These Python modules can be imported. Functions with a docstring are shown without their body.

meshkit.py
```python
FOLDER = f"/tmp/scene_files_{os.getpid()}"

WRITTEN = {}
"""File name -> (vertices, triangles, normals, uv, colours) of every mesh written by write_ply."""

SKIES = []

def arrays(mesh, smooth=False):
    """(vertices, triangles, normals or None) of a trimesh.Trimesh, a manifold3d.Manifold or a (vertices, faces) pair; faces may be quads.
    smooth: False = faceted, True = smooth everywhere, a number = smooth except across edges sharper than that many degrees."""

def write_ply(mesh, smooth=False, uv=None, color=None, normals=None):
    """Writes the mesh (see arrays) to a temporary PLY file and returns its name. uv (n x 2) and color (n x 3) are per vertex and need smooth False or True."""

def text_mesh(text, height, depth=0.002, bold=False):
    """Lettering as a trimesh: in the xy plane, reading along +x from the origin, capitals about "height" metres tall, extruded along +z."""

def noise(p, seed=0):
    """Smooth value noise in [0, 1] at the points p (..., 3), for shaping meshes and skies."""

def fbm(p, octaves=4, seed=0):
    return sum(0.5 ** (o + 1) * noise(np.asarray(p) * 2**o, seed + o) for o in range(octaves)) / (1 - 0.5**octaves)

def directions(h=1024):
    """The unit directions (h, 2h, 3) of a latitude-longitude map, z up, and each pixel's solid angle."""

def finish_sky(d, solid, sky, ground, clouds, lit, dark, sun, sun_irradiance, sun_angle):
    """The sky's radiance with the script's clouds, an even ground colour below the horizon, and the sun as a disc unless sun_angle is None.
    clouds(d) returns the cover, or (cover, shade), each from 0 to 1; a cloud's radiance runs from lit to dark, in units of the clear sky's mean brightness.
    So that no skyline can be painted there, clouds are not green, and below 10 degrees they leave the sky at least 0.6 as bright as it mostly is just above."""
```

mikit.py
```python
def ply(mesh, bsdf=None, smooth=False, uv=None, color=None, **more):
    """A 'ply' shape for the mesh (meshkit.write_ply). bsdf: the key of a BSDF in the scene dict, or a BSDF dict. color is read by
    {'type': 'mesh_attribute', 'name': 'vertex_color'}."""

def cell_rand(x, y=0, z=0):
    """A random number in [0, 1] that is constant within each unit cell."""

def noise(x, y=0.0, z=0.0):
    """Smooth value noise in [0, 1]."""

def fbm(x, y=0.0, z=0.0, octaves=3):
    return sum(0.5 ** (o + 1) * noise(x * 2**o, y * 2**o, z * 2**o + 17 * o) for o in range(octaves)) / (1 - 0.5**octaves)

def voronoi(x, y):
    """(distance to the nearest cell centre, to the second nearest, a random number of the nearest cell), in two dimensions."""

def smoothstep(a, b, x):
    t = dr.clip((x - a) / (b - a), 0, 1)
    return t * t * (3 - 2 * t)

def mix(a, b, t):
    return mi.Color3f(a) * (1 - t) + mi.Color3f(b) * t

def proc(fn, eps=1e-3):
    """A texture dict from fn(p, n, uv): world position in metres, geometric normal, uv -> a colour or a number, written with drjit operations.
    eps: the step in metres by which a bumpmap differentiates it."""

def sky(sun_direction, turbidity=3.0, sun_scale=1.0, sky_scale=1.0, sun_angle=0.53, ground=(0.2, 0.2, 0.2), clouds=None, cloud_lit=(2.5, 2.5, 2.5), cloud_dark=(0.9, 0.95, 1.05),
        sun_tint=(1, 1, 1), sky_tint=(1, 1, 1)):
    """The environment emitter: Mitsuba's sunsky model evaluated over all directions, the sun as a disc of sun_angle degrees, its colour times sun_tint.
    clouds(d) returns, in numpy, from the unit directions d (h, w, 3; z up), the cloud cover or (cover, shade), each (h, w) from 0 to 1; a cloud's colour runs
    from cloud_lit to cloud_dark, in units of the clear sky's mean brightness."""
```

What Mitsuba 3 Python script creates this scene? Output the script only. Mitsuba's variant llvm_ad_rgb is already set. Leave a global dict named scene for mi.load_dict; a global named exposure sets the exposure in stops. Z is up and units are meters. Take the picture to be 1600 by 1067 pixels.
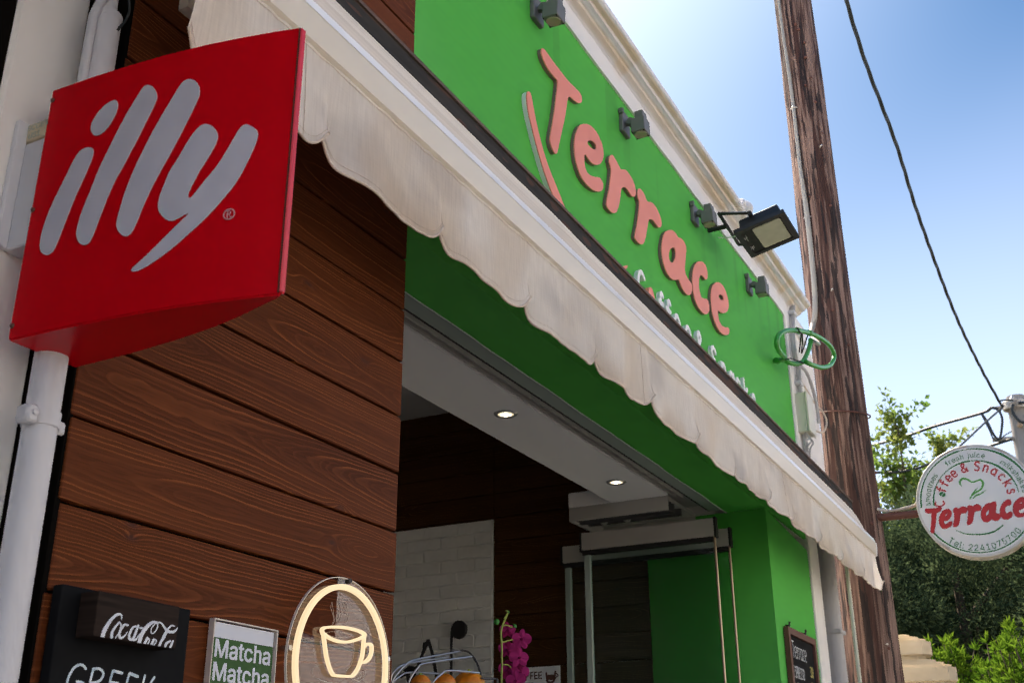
import math, json
import numpy as np, trimesh, shapely, mitsuba as mi, drjit as dr, mikit, meshkit
from mikit import proc, noise, fbm, voronoi, cell_rand, smoothstep, mix
from shapely.geometry import Polygon, MultiPolygon, Point, box as sbox
from shapely.ops import unary_union
from meshkit import text_mesh
T = mi.ScalarTransform4f
rng = np.random.default_rng(7)
scene, labels = {'type': 'scene'}, {}

# ---------------------------------------------------------------- camera, sky, exposure
CAM = np.array([0.0, -1.6, 1.6]); FOV = 2 * math.degrees(math.atan(800 / 1758.12))
pit, yaw, rol = np.radians([22.4326, 27.5843, -0.2395])
fwd = np.array([math.cos(pit) * math.cos(yaw), math.cos(pit) * math.sin(yaw), math.sin(pit)])
rgt = np.cross(fwd, [0, 0, 1]); rgt /= np.linalg.norm(rgt); upv = np.cross(rgt, fwd)
upv = -math.sin(rol) * rgt + math.cos(rol) * upv
scene['camera'] = {'type': 'thinlens', 'fov': FOV, 'fov_axis': 'x', 'near_clip': 0.05, 'far_clip': 600.0,
                   'aperture_radius': 0.0026, 'focus_distance': 3.3,
                   'to_world': T().look_at(origin=CAM.tolist(), target=(CAM + fwd).tolist(), up=upv.tolist())}
az, el = math.radians(48), math.radians(56)
SUN = [math.cos(az) * math.cos(el), math.sin(az) * math.cos(el), math.sin(el)]
def haze_veil(d):                     # thin summer haze: thicker towards the horizon and round the sun
    el_ = np.degrees(np.arcsin(np.clip(d[..., 2], -1, 1))); an = np.degrees(np.arccos(np.clip(d @ np.array(SUN), -1, 1)))
    s = lambda a, b, x: (lambda t: t * t * (3 - 2 * t))(np.clip((x - a) / (b - a), 0, 1))
    return np.clip(1 - (1 - 0.46 * s(42, 9, el_)) * (1 - 0.76 * s(41, 11, an)), 0, 0.9)
scene['sky'] = mikit.sky(SUN, turbidity=3.2, ground=(0.16, 0.15, 0.135), sky_scale=0.36, sky_tint=(0.44, 0.90, 1.18), clouds=haze_veil, cloud_lit=(6.4, 6.8, 7.9))
exposure = 3.28

# ---------------------------------------------------------------- helpers
def fmt(k, n): return k if n == 0 else f'{k}_{n:03d}'
def numbered(name):
    n = 0
    while any(k == fmt(name, n) or k.startswith(fmt(name, n) + '__') for k in used): n += 1
    used.add(fmt(name, n)); return fmt(name, n)
used = set()
def thing(name, label=None, cat=None, group=None, kind=None):
    key = numbered(name)
    d = {}
    if label: d['label'] = label
    if cat: d['category'] = cat
    if group: d['group'] = group
    if kind: d['kind'] = kind
    labels[key] = d
    return key
counts = {}
def obj(name, mesh, mat, parent=None, smooth=False, label=None, kind=None, **kw):
    base = f'{parent}__{name}' if parent else name
    n = counts.get(base, 0); counts[base] = n + 1
    key = fmt(base, n)
    scene[key] = mikit.ply(mesh, mat, smooth=smooth, **kw)
    if label or kind:
        labels[key] = {k: v for k, v in (('label', label), ('kind', kind)) if v}
    return key
cat = trimesh.util.concatenate
def bx(x0, x1, y0, y1, z0, z1, b=0.0):
    if b <= 0:
        m = trimesh.creation.box(extents=[x1 - x0, y1 - y0, z1 - z0]); m.apply_translation([(x0 + x1) / 2, (y0 + y1) / 2, (z0 + z1) / 2]); return m
    b = min(b, (x1 - x0) / 2.01, (y1 - y0) / 2.01, (z1 - z0) / 2.01)
    P = []
    for sx in (0, 1):
        for sy in (0, 1):
            for sz in (0, 1):
                c = np.array([(x0, x1)[sx], (y0, y1)[sy], (z0, z1)[sz]], float); s = np.array([1 - 2 * sx, 1 - 2 * sy, 1 - 2 * sz]) * b
                P += [c + s * [1, 1, 0], c + s * [1, 0, 1], c + s * [0, 1, 1]]
    return trimesh.Trimesh(np.array(P)).convex_hull
def tube(pts, r, sides=8, spline=0, cap=True):
    p = np.asarray(pts, float)
    if spline: p = crom(p, spline)
    r = np.broadcast_to(np.asarray(r, float), (len(p),)) if np.ndim(r) == 0 or len(r) == len(p) else np.interp(np.linspace(0, 1, len(p)), np.linspace(0, 1, len(r)), r)
    t = np.gradient(p, axis=0); t /= np.linalg.norm(t, axis=1, keepdims=True) + 1e-12
    a = np.cross(t[0], [0, 0, 1.0] if abs(t[0][2]) < 0.9 else [1.0, 0, 0]); a /= np.linalg.norm(a)
    ring = []
    for k in range(len(p)):
        a = a - t[k] * (a @ t[k]); a /= np.linalg.norm(a) + 1e-12; b = np.cross(t[k], a)
        th = np.arange(sides) * 2 * np.pi / sides
        ring.append(p[k] + r[k] * (np.cos(th)[:, None] * a + np.sin(th)[:, None] * b))
    v = np.vstack(ring); n = len(p); i, j = np.meshgrid(np.arange(n - 1), np.arange(sides), indexing='ij'); j2 = (j + 1) % sides
    q = np.stack([i * sides + j, i * sides + j2, (i + 1) * sides + j2, (i + 1) * sides + j], -1).reshape(-1, 4)
    f = np.vstack([q[:, [0, 1, 2]], q[:, [0, 2, 3]]])
    if cap:
        v = np.vstack([v, p[:1], p[-1:]]); k = np.arange(sides); k2 = (k + 1) % sides
        f = np.vstack([f, np.stack([k2, k, k * 0 + n * sides], 1), np.stack([(n - 1) * sides + k, (n - 1) * sides + k2, k * 0 + n * sides + 1], 1)])
    m = trimesh.Trimesh(v, f, process=False)
    return m
def crom(p, n):
    p = np.asarray(p, float); q = np.vstack([2 * p[0] - p[1], p, 2 * p[-1] - p[-2]]); o = []
    for k in range(1, len(q) - 2):
        a, b, c, d = q[k - 1:k + 3]
        for t in np.arange(n) / n: o.append(0.5 * (2 * b + (c - a) * t + (2 * a - 5 * b + 4 * c - d) * t * t + (3 * b - a - 3 * c + d) * t ** 3))
    return np.array(o + [p[-1]])
def chaikin(p, it=2):
    p = np.asarray(p, float)
    for _ in range(it):
        q = np.roll(p, -1, 0); p = np.stack([0.75 * p + 0.25 * q, 0.25 * p + 0.75 * q], 1).reshape(-1, p.shape[1])
    return p
def extr(poly, d):
    gs = [g for g in getattr(poly, 'geoms', [poly]) if g.area > 1e-9]
    return cat([trimesh.creation.extrude_polygon(g, d, engine='earcut') for g in gs])
def on_front(mesh, y_front):          # xy drawing -> facade plane (x, z), its top face towards the street at y_front
    v = mesh.vertices.copy(); d = v[:, 2].max(); m = mesh.copy()
    m.vertices = np.stack([v[:, 0], y_front + (d - v[:, 2]), v[:, 1]], 1); return m
def on_left(mesh, x_front):           # drawing (u, v) with u = -y: faces the -x side
    v = mesh.vertices.copy(); d = v[:, 2].max(); m = mesh.copy()
    m.vertices = np.stack([x_front + (d - v[:, 2]), -v[:, 0], v[:, 1]], 1); return m
def stroke(pts, w, n=5):
    p = np.asarray(pts, float); w = np.broadcast_to(np.asarray(w, float), (len(p),))
    if len(p) > 2: q = crom(np.column_stack([p, w]), n)
    else: q = np.column_stack([p, w])
    c = [Point(x, y).buffer(max(ww, 1e-5) / 2, 6) for x, y, ww in q]
    return unary_union([unary_union([a, b]).convex_hull for a, b in zip(c[:-1], c[1:])])
def revolve(prof, n=32, axis='z'):
    m = trimesh.creation.revolve(np.asarray(prof, float), sections=n)
    if axis == 'y': m.apply_transform(trimesh.transformations.rotation_matrix(math.pi / 2, [1, 0, 0]))
    if axis == 'x': m.apply_transform(trimesh.transformations.rotation_matrix(math.pi / 2, [0, 1, 0]))
    return m
def moved(m, v): m = m.copy(); m.apply_translation(v); return m
def profile_x(yz, x0, x1):            # closed (y, z) profile swept along x
    m = trimesh.creation.extrude_polygon(Polygon(yz), x1 - x0, engine='earcut'); v = m.vertices
    m.vertices = np.stack([x0 + v[:, 2], v[:, 0], v[:, 1]], 1); return m
def txt(s, h, depth=0.001, bold=False, wide=1.0):
    m = text_mesh(s, h, depth, bold); m.apply_scale([wide, 1, 1]); return m
def ball(c, r, sub=2, sc=(1, 1, 1)):
    m = trimesh.creation.icosphere(sub, r); m.apply_scale(sc); m.apply_translation(c); return m

# ---------------------------------------------------------------- materials
def rgb(*c): return {'type': 'rgb', 'value': list(c)}
def mat(key, base, rough=0.5, spec=0.5, two=True, bump=None, bscale=None, **kw):
    b = {'type': 'principled', 'base_color': rgb(*base) if isinstance(base, tuple) else base, 'roughness': rough, 'specular': spec, **kw}
    if bump: b = {'type': 'bumpmap', 'arbitrary': bump, 'bsdf': b, 'scale': bscale or 1.0}
    scene[key] = {'type': 'twosided', 'bsdf': b} if two else b
    return key
PITCH = 0.1567
def wood_parts(p):
    s, z = p.x + p.y * 0.97, p.z
    k = dr.floor((z - 1.943) / PITCH); v = (z - 1.943) / PITCH - k
    r = cell_rand(k, 3.0, dr.floor((p.y - 0.5) * 0.4)); s2 = s + r * 41.0
    d1, d2, w = voronoi(s2 * 2.0 + 0.25 * noise(s2 * 3.0, v * 2.0), v * 0.9 + r * 17.0)
    on = dr.select(w > 0.35, 1.0, 0.0)
    q = v - 0.5 + 0.55 * (noise(s2 * 0.55, r * 31.0) - 0.5)
    u = 2.3 * (noise(s2 * 1.35, r * 7.0, 3.0) - 0.5) + 0.22 * (noise(s2 * 5.0, v * 1.5, 6.0) - 0.5)
    wob = 0.030 * noise(s2 * 6.0, v * 5.0, 2.0) + 0.012 * noise(s2 * 30.0, v * 12.0, 3.0)
    h = dr.sqrt(dr.square(q * 1.35) + dr.square(u * 0.62) + 0.0004) + 0.16 * q + wob + 0.20 * dr.exp(-d1 / 0.09) * on
    ring = h * 16.0; f = ring - dr.floor(ring)
    wd = 0.10 + 0.12 * noise(s2 * 1.2, v * 2.0, 9.0)
    thin = smoothstep(0.90 - wd - 0.14, 0.90 - wd * 0.3, f) * (1 - smoothstep(0.93, 0.99, f))
    amp = smoothstep(0.20, 0.75, noise(s2 * 1.7, v * 2.0, 5.0 + dr.floor(ring) * 3.0))
    fine = ring * 3.0 - dr.floor(ring * 3.0)
    sq = dr.sqrt(dr.square(q * 1.35) + dr.square(u * 0.62) + 0.0004); thin = thin * smoothstep(0.02, 0.13, sq) * (0.22 + 0.78 * smoothstep(0.12, 0.75, dr.abs(1.8225 * q / sq + 0.16)))
    thin = dr.clip(thin * (0.22 + 0.80 * amp) + 0.20 * smoothstep(0.5, 0.9, fine) * noise(s2 * 3.0, v * 5.0, 7.0), 0, 1)
    fib = noise(s2 * 22.0, z * 560.0); core = dr.exp(-dr.square(d1 / 0.034)) * on
    return thin, fib, core, r, noise(s2 * 1.6, v * 1.2, 8.0)
def wood_col(p, n, uv):
    line, fib, core, r, big = wood_parts(p)
    c = mix((0.062, 0.0150, 0.0050), (0.122, 0.0340, 0.0105), big * 0.65 + r * 0.35)
    c = c * (0.80 + 0.36 * fib)
    c = mix(c, (0.33, 0.108, 0.034), line * 0.56)
    return mix(c, (0.060, 0.026, 0.022), core * 0.85)
def wood_bump(p, n, uv):
    line, fib, core, r, big = wood_parts(p)
    return line * 0.0006 + fib * 0.0003
mat('m_wood', proc(wood_col), rough=0.55, spec=0.07, bump=proc(wood_bump, eps=0.0015))
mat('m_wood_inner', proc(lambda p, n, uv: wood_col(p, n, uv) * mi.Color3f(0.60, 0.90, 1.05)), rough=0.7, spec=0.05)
def plaster_col(p, n, uv):
    a = fbm(p.x * 2.1, p.y * 2.1, p.z * 1.1, octaves=3); b = noise(p.x * 30, p.y * 30, p.z * 6.0)
    return mix((0.74, 0.725, 0.70), (0.83, 0.82, 0.80), a) * (0.95 + 0.06 * b)
def plaster_bump(p, n, uv): return 0.004 * fbm(p.x * 9, p.y * 9, p.z * 7, octaves=3) + 0.0006 * noise(p.x * 160, p.y * 160, p.z * 160)
mat('m_plaster', proc(plaster_col), rough=0.75, spec=0.3, bump=proc(plaster_bump, eps=0.002))
def cornice_col(p, n, uv):
    base = mix((0.66, 0.67, 0.70), (0.77, 0.78, 0.81), fbm(p.x * 2.0, p.y * 9.0, p.z * 9.0))
    e = -p.y + 0.012 * noise(p.x * 3.0, p.z * 20.0)
    run = fbm(p.x * 5.0, p.z * 14.0, 3.0)
    st = smoothstep(0.018, 0.045, e) * (1 - smoothstep(0.055, 0.075, e)) * (0.35 + 0.6 * run) + smoothstep(0.086, 0.098, e) * (1 - smoothstep(0.113, 0.122, e)) * (0.2 + 1.1 * run)
    drip = smoothstep(0.60, 0.75, noise(p.x * 9.0, 2.0)) * smoothstep(4.70, 4.79, p.z) * 0.25
    return mix(base, (0.60, 0.43, 0.22), dr.clip(st * 0.62 + drip, 0, 0.62))
mat('m_cornice', proc(cornice_col), rough=0.8, spec=0.2, bump=proc(plaster_bump, eps=0.002))
def green_col(p, n, uv):
    a = fbm(p.x * 1.3, p.z * 1.6, p.y * 2.0, octaves=3); b = noise(p.x * 14, p.z * 70, p.y * 14)
    fade = smoothstep(0.45, 0.8, fbm(p.x * 0.7, p.z * 0.9, 7.0, octaves=2)); run = smoothstep(0.62, 0.80, noise(p.x * 13.0, p.z * 0.7, 5.0)) * smoothstep(4.1, 4.62, p.z)
    c = mix((0.082, 0.430, 0.062), (0.096, 0.475, 0.078), a) * (0.98 + 0.04 * b)
    return mix(mix(c, (0.14, 0.50, 0.13), fade * 0.4), (0.055, 0.19, 0.045), run * 0.22)
def green_bump(p, n, uv): return 0.003 * fbm(p.x * 5, p.z * 5, p.y * 5, octaves=2) + 0.0003 * noise(p.x * 120, p.z * 120, p.y * 120)
mat('m_green', proc(green_col), rough=0.6, spec=0.07, bump=proc(green_bump, eps=0.002))
def canvas_col(p, n, uv):
    base = mix((0.79, 0.735, 0.665), (0.84, 0.80, 0.745), fbm(p.x * 7.0, p.z * 1.2, 2.0))
    st = smoothstep(0.50, 0.75, fbm(p.x * 3.2 + p.z * 2.0, p.z * 4.5, 9.0, octaves=3))
    base = mix(base, (0.50, 0.47, 0.455), st * 0.5)
    warm = smoothstep(0.45, 0.75, fbm(p.x * 5.0 - p.z * 1.5, p.z * 3.0, 15.0, octaves=2)); base = mix(base, (0.66, 0.52, 0.37), warm * 0.3)
    low = 1.0 - smoothstep(2.90, 3.03, p.z); low = low * smoothstep(0.42, 0.72, noise(p.x * 4.4, p.z * 2.5, 4.0))
    base = mix(base, (0.52, 0.37, 0.22), low * 0.38)
    return base * (0.93 + 0.10 * noise(p.x * 260.0, p.z * 25.0)) * (0.96 + 0.06 * noise(p.x * 18.0, p.z * 900.0))
canv = {'type': 'principledthin', 'base_color': proc(canvas_col), 'roughness': 0.9, 'diff_trans': 0.4, 'spec_trans': 0.0}
scene['m_canvas'] = {'type': 'bumpmap', 'arbitrary': proc(lambda p, n, uv: 0.006 * fbm(p.x * 9.0, p.z * 4.0, 1.0, octaves=2), eps=0.003), 'bsdf': canv}
def pole_col(p, n, uv):
    a = dr.atan2(p.y - POLE[1], p.x - POLE[0]) * 0.19
    wz = p.z + 0.25 * noise(a * 20.0, p.z * 3.0, 6.0)
    s1 = fbm(a * 52.0, wz * 2.6, 1.0, octaves=4); s2 = noise(a * 190.0, wz * 7.0, 4.0); s3 = fbm(a * 34.0, wz * 3.6, 11.0, octaves=4); s4 = fbm(a * 9.0, wz * 0.9, 21.0, octaves=2)
    c = mix((0.062, 0.028, 0.0205), (0.260, 0.170, 0.135), smoothstep(0.40, 0.66, s1 * 0.6 + s4 * 0.4))
    c = c * (0.74 + 0.42 * s2)
    return mix(c, (0.014, 0.010, 0.010), smoothstep(0.56, 0.63, s3) * 0.85)
def pole_bump(p, n, uv):
    a = dr.atan2(p.y - POLE[1], p.x - POLE[0]) * 0.19
    return 0.016 * fbm(a * 50.0, p.z * 3.0, 3.0, octaves=4) + 0.004 * noise(a * 190.0, p.z * 9.0)
POLE = (8.358, -0.067)
mat('m_pole', proc(pole_col), rough=0.7, spec=0.35, bump=proc(pole_bump, eps=0.003))
def hood_col(p, n, uv):
    a = fbm(p.x * 6.0, p.z * 40.0, p.y * 30.0, octaves=3)
    return mix(mix((0.010, 0.0095, 0.009), (0.050, 0.046, 0.041), a), (0.10, 0.045, 0.028), smoothstep(0.62, 0.75, noise(p.x * 11.0, p.z * 60.0, 7.0)) * 0.6)
mat('m_hood', proc(hood_col), rough=0.8, spec=0.3, bump=proc(lambda p, n, uv: 0.006 * fbm(p.x * 30.0, p.z * 60.0, p.y * 60.0), eps=0.002))
mat('m_hood_edge', proc(lambda p, n, uv: mix((0.06, 0.038, 0.028), (0.15, 0.10, 0.075), fbm(p.x * 9.0, p.z * 60.0, p.y * 30.0))), rough=0.7)
def top_col(p, n, uv):
    b_ = mix((0.60, 0.53, 0.44), (0.74, 0.69, 0.62), fbm(p.x * 0.9, p.z * 55.0, p.y * 55.0)); return b_ * (0.9 + 0.15 * noise(p.x * 1.5, p.z * 160.0, p.y * 90.0))
scene['m_canvas_top'] = {'type': 'principledthin', 'base_color': proc(top_col), 'roughness': 0.9, 'diff_trans': 0.12}
mat('m_rail_highlight', (0.80, 0.79, 0.77), rough=0.22, clearcoat=0.6)
mat('m_rail', (0.70, 0.655, 0.56), rough=0.35, spec=0.5)
mat('m_cord', (0.60, 0.52, 0.43), rough=0.85, spec=0.2)
mat('m_red', proc(lambda p, n, uv: mix((0.63, 0.0016, 0.0085), (0.68, 0.003, 0.012), fbm(p.y * 6.0, p.z * 5.0))), rough=0.3, spec=0.16)
mat('m_redlight', (0.62, 0.03, 0.045), rough=0.3, spec=0.5)
mat('m_lavender', (0.58, 0.58, 0.66), rough=0.3, spec=0.5)
mat('m_regmark', (0.62, 0.30, 0.33), rough=0.4)
mat('m_coral', proc(lambda p, n, uv: mix((0.74, 0.245, 0.185), (0.80, 0.285, 0.22), fbm(p.x * 5.0, p.z * 5.0))), rough=0.55, spec=0.4)
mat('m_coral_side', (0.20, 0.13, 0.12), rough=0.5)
mat('m_edge_light', (0.66, 0.68, 0.72), rough=0.3)
mat('m_steel', (0.55, 0.56, 0.58), rough=0.28, metallic=1.0)
mat('m_white', (0.78, 0.78, 0.77), rough=0.4)
mat('m_pipe_white', proc(lambda p, n, uv: mix((0.52, 0.53, 0.57), (0.62, 0.63, 0.67), fbm(p.x * 20.0, p.y * 20.0, p.z * 3.0))), rough=0.45)
mat('m_grey_pvc', proc(lambda p, n, uv: mix((0.30, 0.30, 0.31), (0.52, 0.52, 0.52), fbm(p.x * 9.0, p.y * 9.0, p.z * 1.5))), rough=0.5)
mat('m_board_white', (0.86, 0.87, 0.88), rough=0.6)
mat('m_grey_paint', (0.33, 0.40, 0.36), rough=0.5)
mat('m_track', (0.10, 0.10, 0.105), rough=0.4, metallic=0.3)
mat('m_alu', (0.50, 0.49, 0.47), rough=0.42, metallic=0.35)
mat('m_alu_warm', (0.50, 0.40, 0.27), rough=0.3, metallic=0.7)
mat('m_rubber', (0.012, 0.012, 0.013), rough=0.55)
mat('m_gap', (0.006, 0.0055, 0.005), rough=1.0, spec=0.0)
mat('m_room_floor', (0.40, 0.39, 0.37), rough=0.6)
mat('m_dark_room', (0.055, 0.05, 0.046), rough=0.8)
mat('m_ceiling', (0.42, 0.42, 0.42), rough=0.8)
def brick_col(p, n, uv): return mix((0.70, 0.71, 0.69), (0.80, 0.81, 0.79), fbm(p.y * 8.0, p.z * 12.0, 3.0)) * (0.95 + 0.07 * noise(p.y * 70.0, p.z * 70.0))
mat('m_brick', proc(brick_col), rough=0.8, spec=0.25, bump=proc(lambda p, n, uv: 0.006 * fbm(p.y * 26.0, p.z * 40.0, 3.0), eps=0.002))
mat('m_lampbody', (0.135, 0.140, 0.138), rough=0.5)
mat('m_lens', (0.30, 0.29, 0.22), rough=0.25, clearcoat=0.6)
mat('m_flood_black', (0.018, 0.020, 0.024), rough=0.38)
mat('m_flood_glass', proc(lambda p, n, uv: mix((0.42, 0.44, 0.34), (0.54, 0.55, 0.44), fbm(p.x * 25.0, p.y * 25.0, p.z * 25.0))), rough=0.25, clearcoat=1.0)
mat('m_print_grey', (0.42, 0.44, 0.45), rough=0.5)
mat('m_cable', (0.014, 0.022, 0.026), rough=0.5)
mat('m_tube', (0.10, 0.08, 0.06), rough=0.4)
mat('m_cable_grey', (0.33, 0.32, 0.29), rough=0.5)
mat('m_hose', (0.050, 0.30, 0.045), rough=0.32, spec=0.5)
mat('m_jbox', (0.60, 0.60, 0.50), rough=0.45)
mat('m_chalkboard', proc(lambda p, n, uv: mix((0.005, 0.0055, 0.0065), (0.011, 0.012, 0.014), fbm(p.x * 9.0, p.z * 9.0))), rough=0.7, spec=0.08)
mat('m_frame_brown', (0.11, 0.042, 0.030), rough=0.5)
mat('m_chalk', (0.62, 0.64, 0.65), rough=0.9)
mat('m_chalk_blue', proc(lambda p, n, uv: mix((0.42, 0.56, 0.66), (0.72, 0.78, 0.82), noise(p.x * 90.0, p.z * 90.0))), rough=0.9)
mat('m_chalk_yellow', (0.58, 0.52, 0.18), rough=0.9)
mat('m_plaque_wood', proc(lambda p, n, uv: mix((0.010, 0.0065, 0.005), (0.034, 0.022, 0.017), fbm(p.x * 12.0, p.z * 160.0, 2.0))), rough=0.7, spec=0.1)
mat('m_cola', (0.62, 0.66, 0.72), rough=0.6)
mat('m_poster_green', (0.060, 0.125, 0.050), rough=0.8, spec=0.1)
mat('m_poster_text', (0.60, 0.64, 0.72), rough=0.5)
mat('m_tree_bark', (0.10, 0.08, 0.06), rough=0.9)
mat('m_signface', proc(lambda p, n, uv: mix((0.72, 0.72, 0.72), (0.80, 0.80, 0.80), fbm(p.y * 4.0, p.z * 3.0))), rough=0.3)
mat('m_signrim', proc(lambda p, n, uv: mix((0.60, 0.58, 0.54), (0.44, 0.38, 0.31), smoothstep(0.5, 0.8, fbm(p.y * 9.0, p.z * 9.0, p.x * 20.0)))), rough=0.35, metallic=0.3)
mat('m_sign_green', (0.020, 0.155, 0.040), rough=0.4)
mat('m_sign_leaf', (0.085, 0.33, 0.055), rough=0.4)
mat('m_sign_red', (0.46, 0.020, 0.022), rough=0.4)
mat('m_concrete', proc(lambda p, n, uv: mix((0.25, 0.24, 0.23), (0.36, 0.35, 0.33), fbm(p.x * 5.0, p.y * 5.0, p.z * 2.0))), rough=0.9)
mat('m_porcelain', (0.45, 0.33, 0.22), rough=0.3)
mat('m_cream', proc(lambda p, n, uv: mix((0.50, 0.42, 0.28), (0.66, 0.58, 0.43), fbm(p.x * 9.0, p.y * 9.0, p.z * 14.0))), rough=0.85)
mat('m_limewash', (0.56, 0.56, 0.57), rough=0.9)
mat('m_orange', proc(lambda p, n, uv: mix((0.55, 0.150, 0.006), (0.62, 0.20, 0.010), fbm(p.x * 22.0, p.y * 22.0, p.z * 22.0))), rough=0.4, bump=proc(lambda p, n, uv: 0.0015 * noise(p.x * 420, p.y * 420, p.z * 420), eps=0.0006))
mat('m_mango', proc(lambda p, n, uv: mix((0.60, 0.19, 0.008), (0.52, 0.32, 0.02), smoothstep(3.20, 3.29, p.x))), rough=0.4)
mat('m_stem', (0.24, 0.30, 0.06), rough=0.5)
mat('m_bud', (0.03, 0.20, 0.03), rough=0.5)
scene['m_petal'] = {'type': 'principledthin', 'base_color': rgb(0.40, 0.035, 0.19), 'roughness': 0.6, 'diff_trans': 0.5}
scene['m_petal_dark'] = {'type': 'principledthin', 'base_color': rgb(0.22, 0.014, 0.085), 'roughness': 0.6, 'diff_trans': 0.4}
def leaf(key, a, b, sc, trans=0.7):
    scene[key] = {'type': 'principledthin', 'base_color': proc(lambda p, n, uv: mix(a, b, noise(p.x * sc, p.y * sc, p.z * sc))), 'roughness': 0.38, 'diff_trans': trans}
leaf('m_leaf_dark', (0.022, 0.050, 0.028), (0.125, 0.170, 0.085), 11.0, 0.6)  # lighter end of the noise also paints in sunlit flecks
leaf('m_leaf_light', (0.095, 0.19, 0.040), (0.23, 0.26, 0.065), 2.1, 1.15)
leaf('m_leaf_shrub', (0.060, 0.150, 0.014), (0.17, 0.27, 0.026), 9.0, 0.8)
scene['m_glass'] = {'type': 'thindielectric', 'int_ior': 1.5, 'specular_transmittance': rgb(0.58, 0.74, 0.69)}
scene['m_acrylic'] = {'type': 'thindielectric', 'int_ior': 1.49, 'specular_transmittance': rgb(0.93, 0.91, 0.90)}
mat('m_acrylic_edge', (0.55, 0.50, 0.44), rough=0.2, clearcoat=1.0)
mat('m_engrave', (0.46, 0.39, 0.33), rough=0.6)
mat('m_asphalt', proc(lambda p, n, uv: mix((0.045, 0.045, 0.047), (0.075, 0.073, 0.07), fbm(p.x * 3.0, p.y * 3.0))), rough=0.9)
mat('m_paving', proc(lambda p, n, uv: mix((0.17, 0.16, 0.145), (0.24, 0.225, 0.20), fbm(p.x * 3.0, p.y * 3.0))), rough=0.85)
mat('m_earth', proc(lambda p, n, uv: mix((0.14, 0.12, 0.085), (0.24, 0.21, 0.16), fbm(p.x * 0.6, p.y * 0.6))), rough=0.95)

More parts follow.
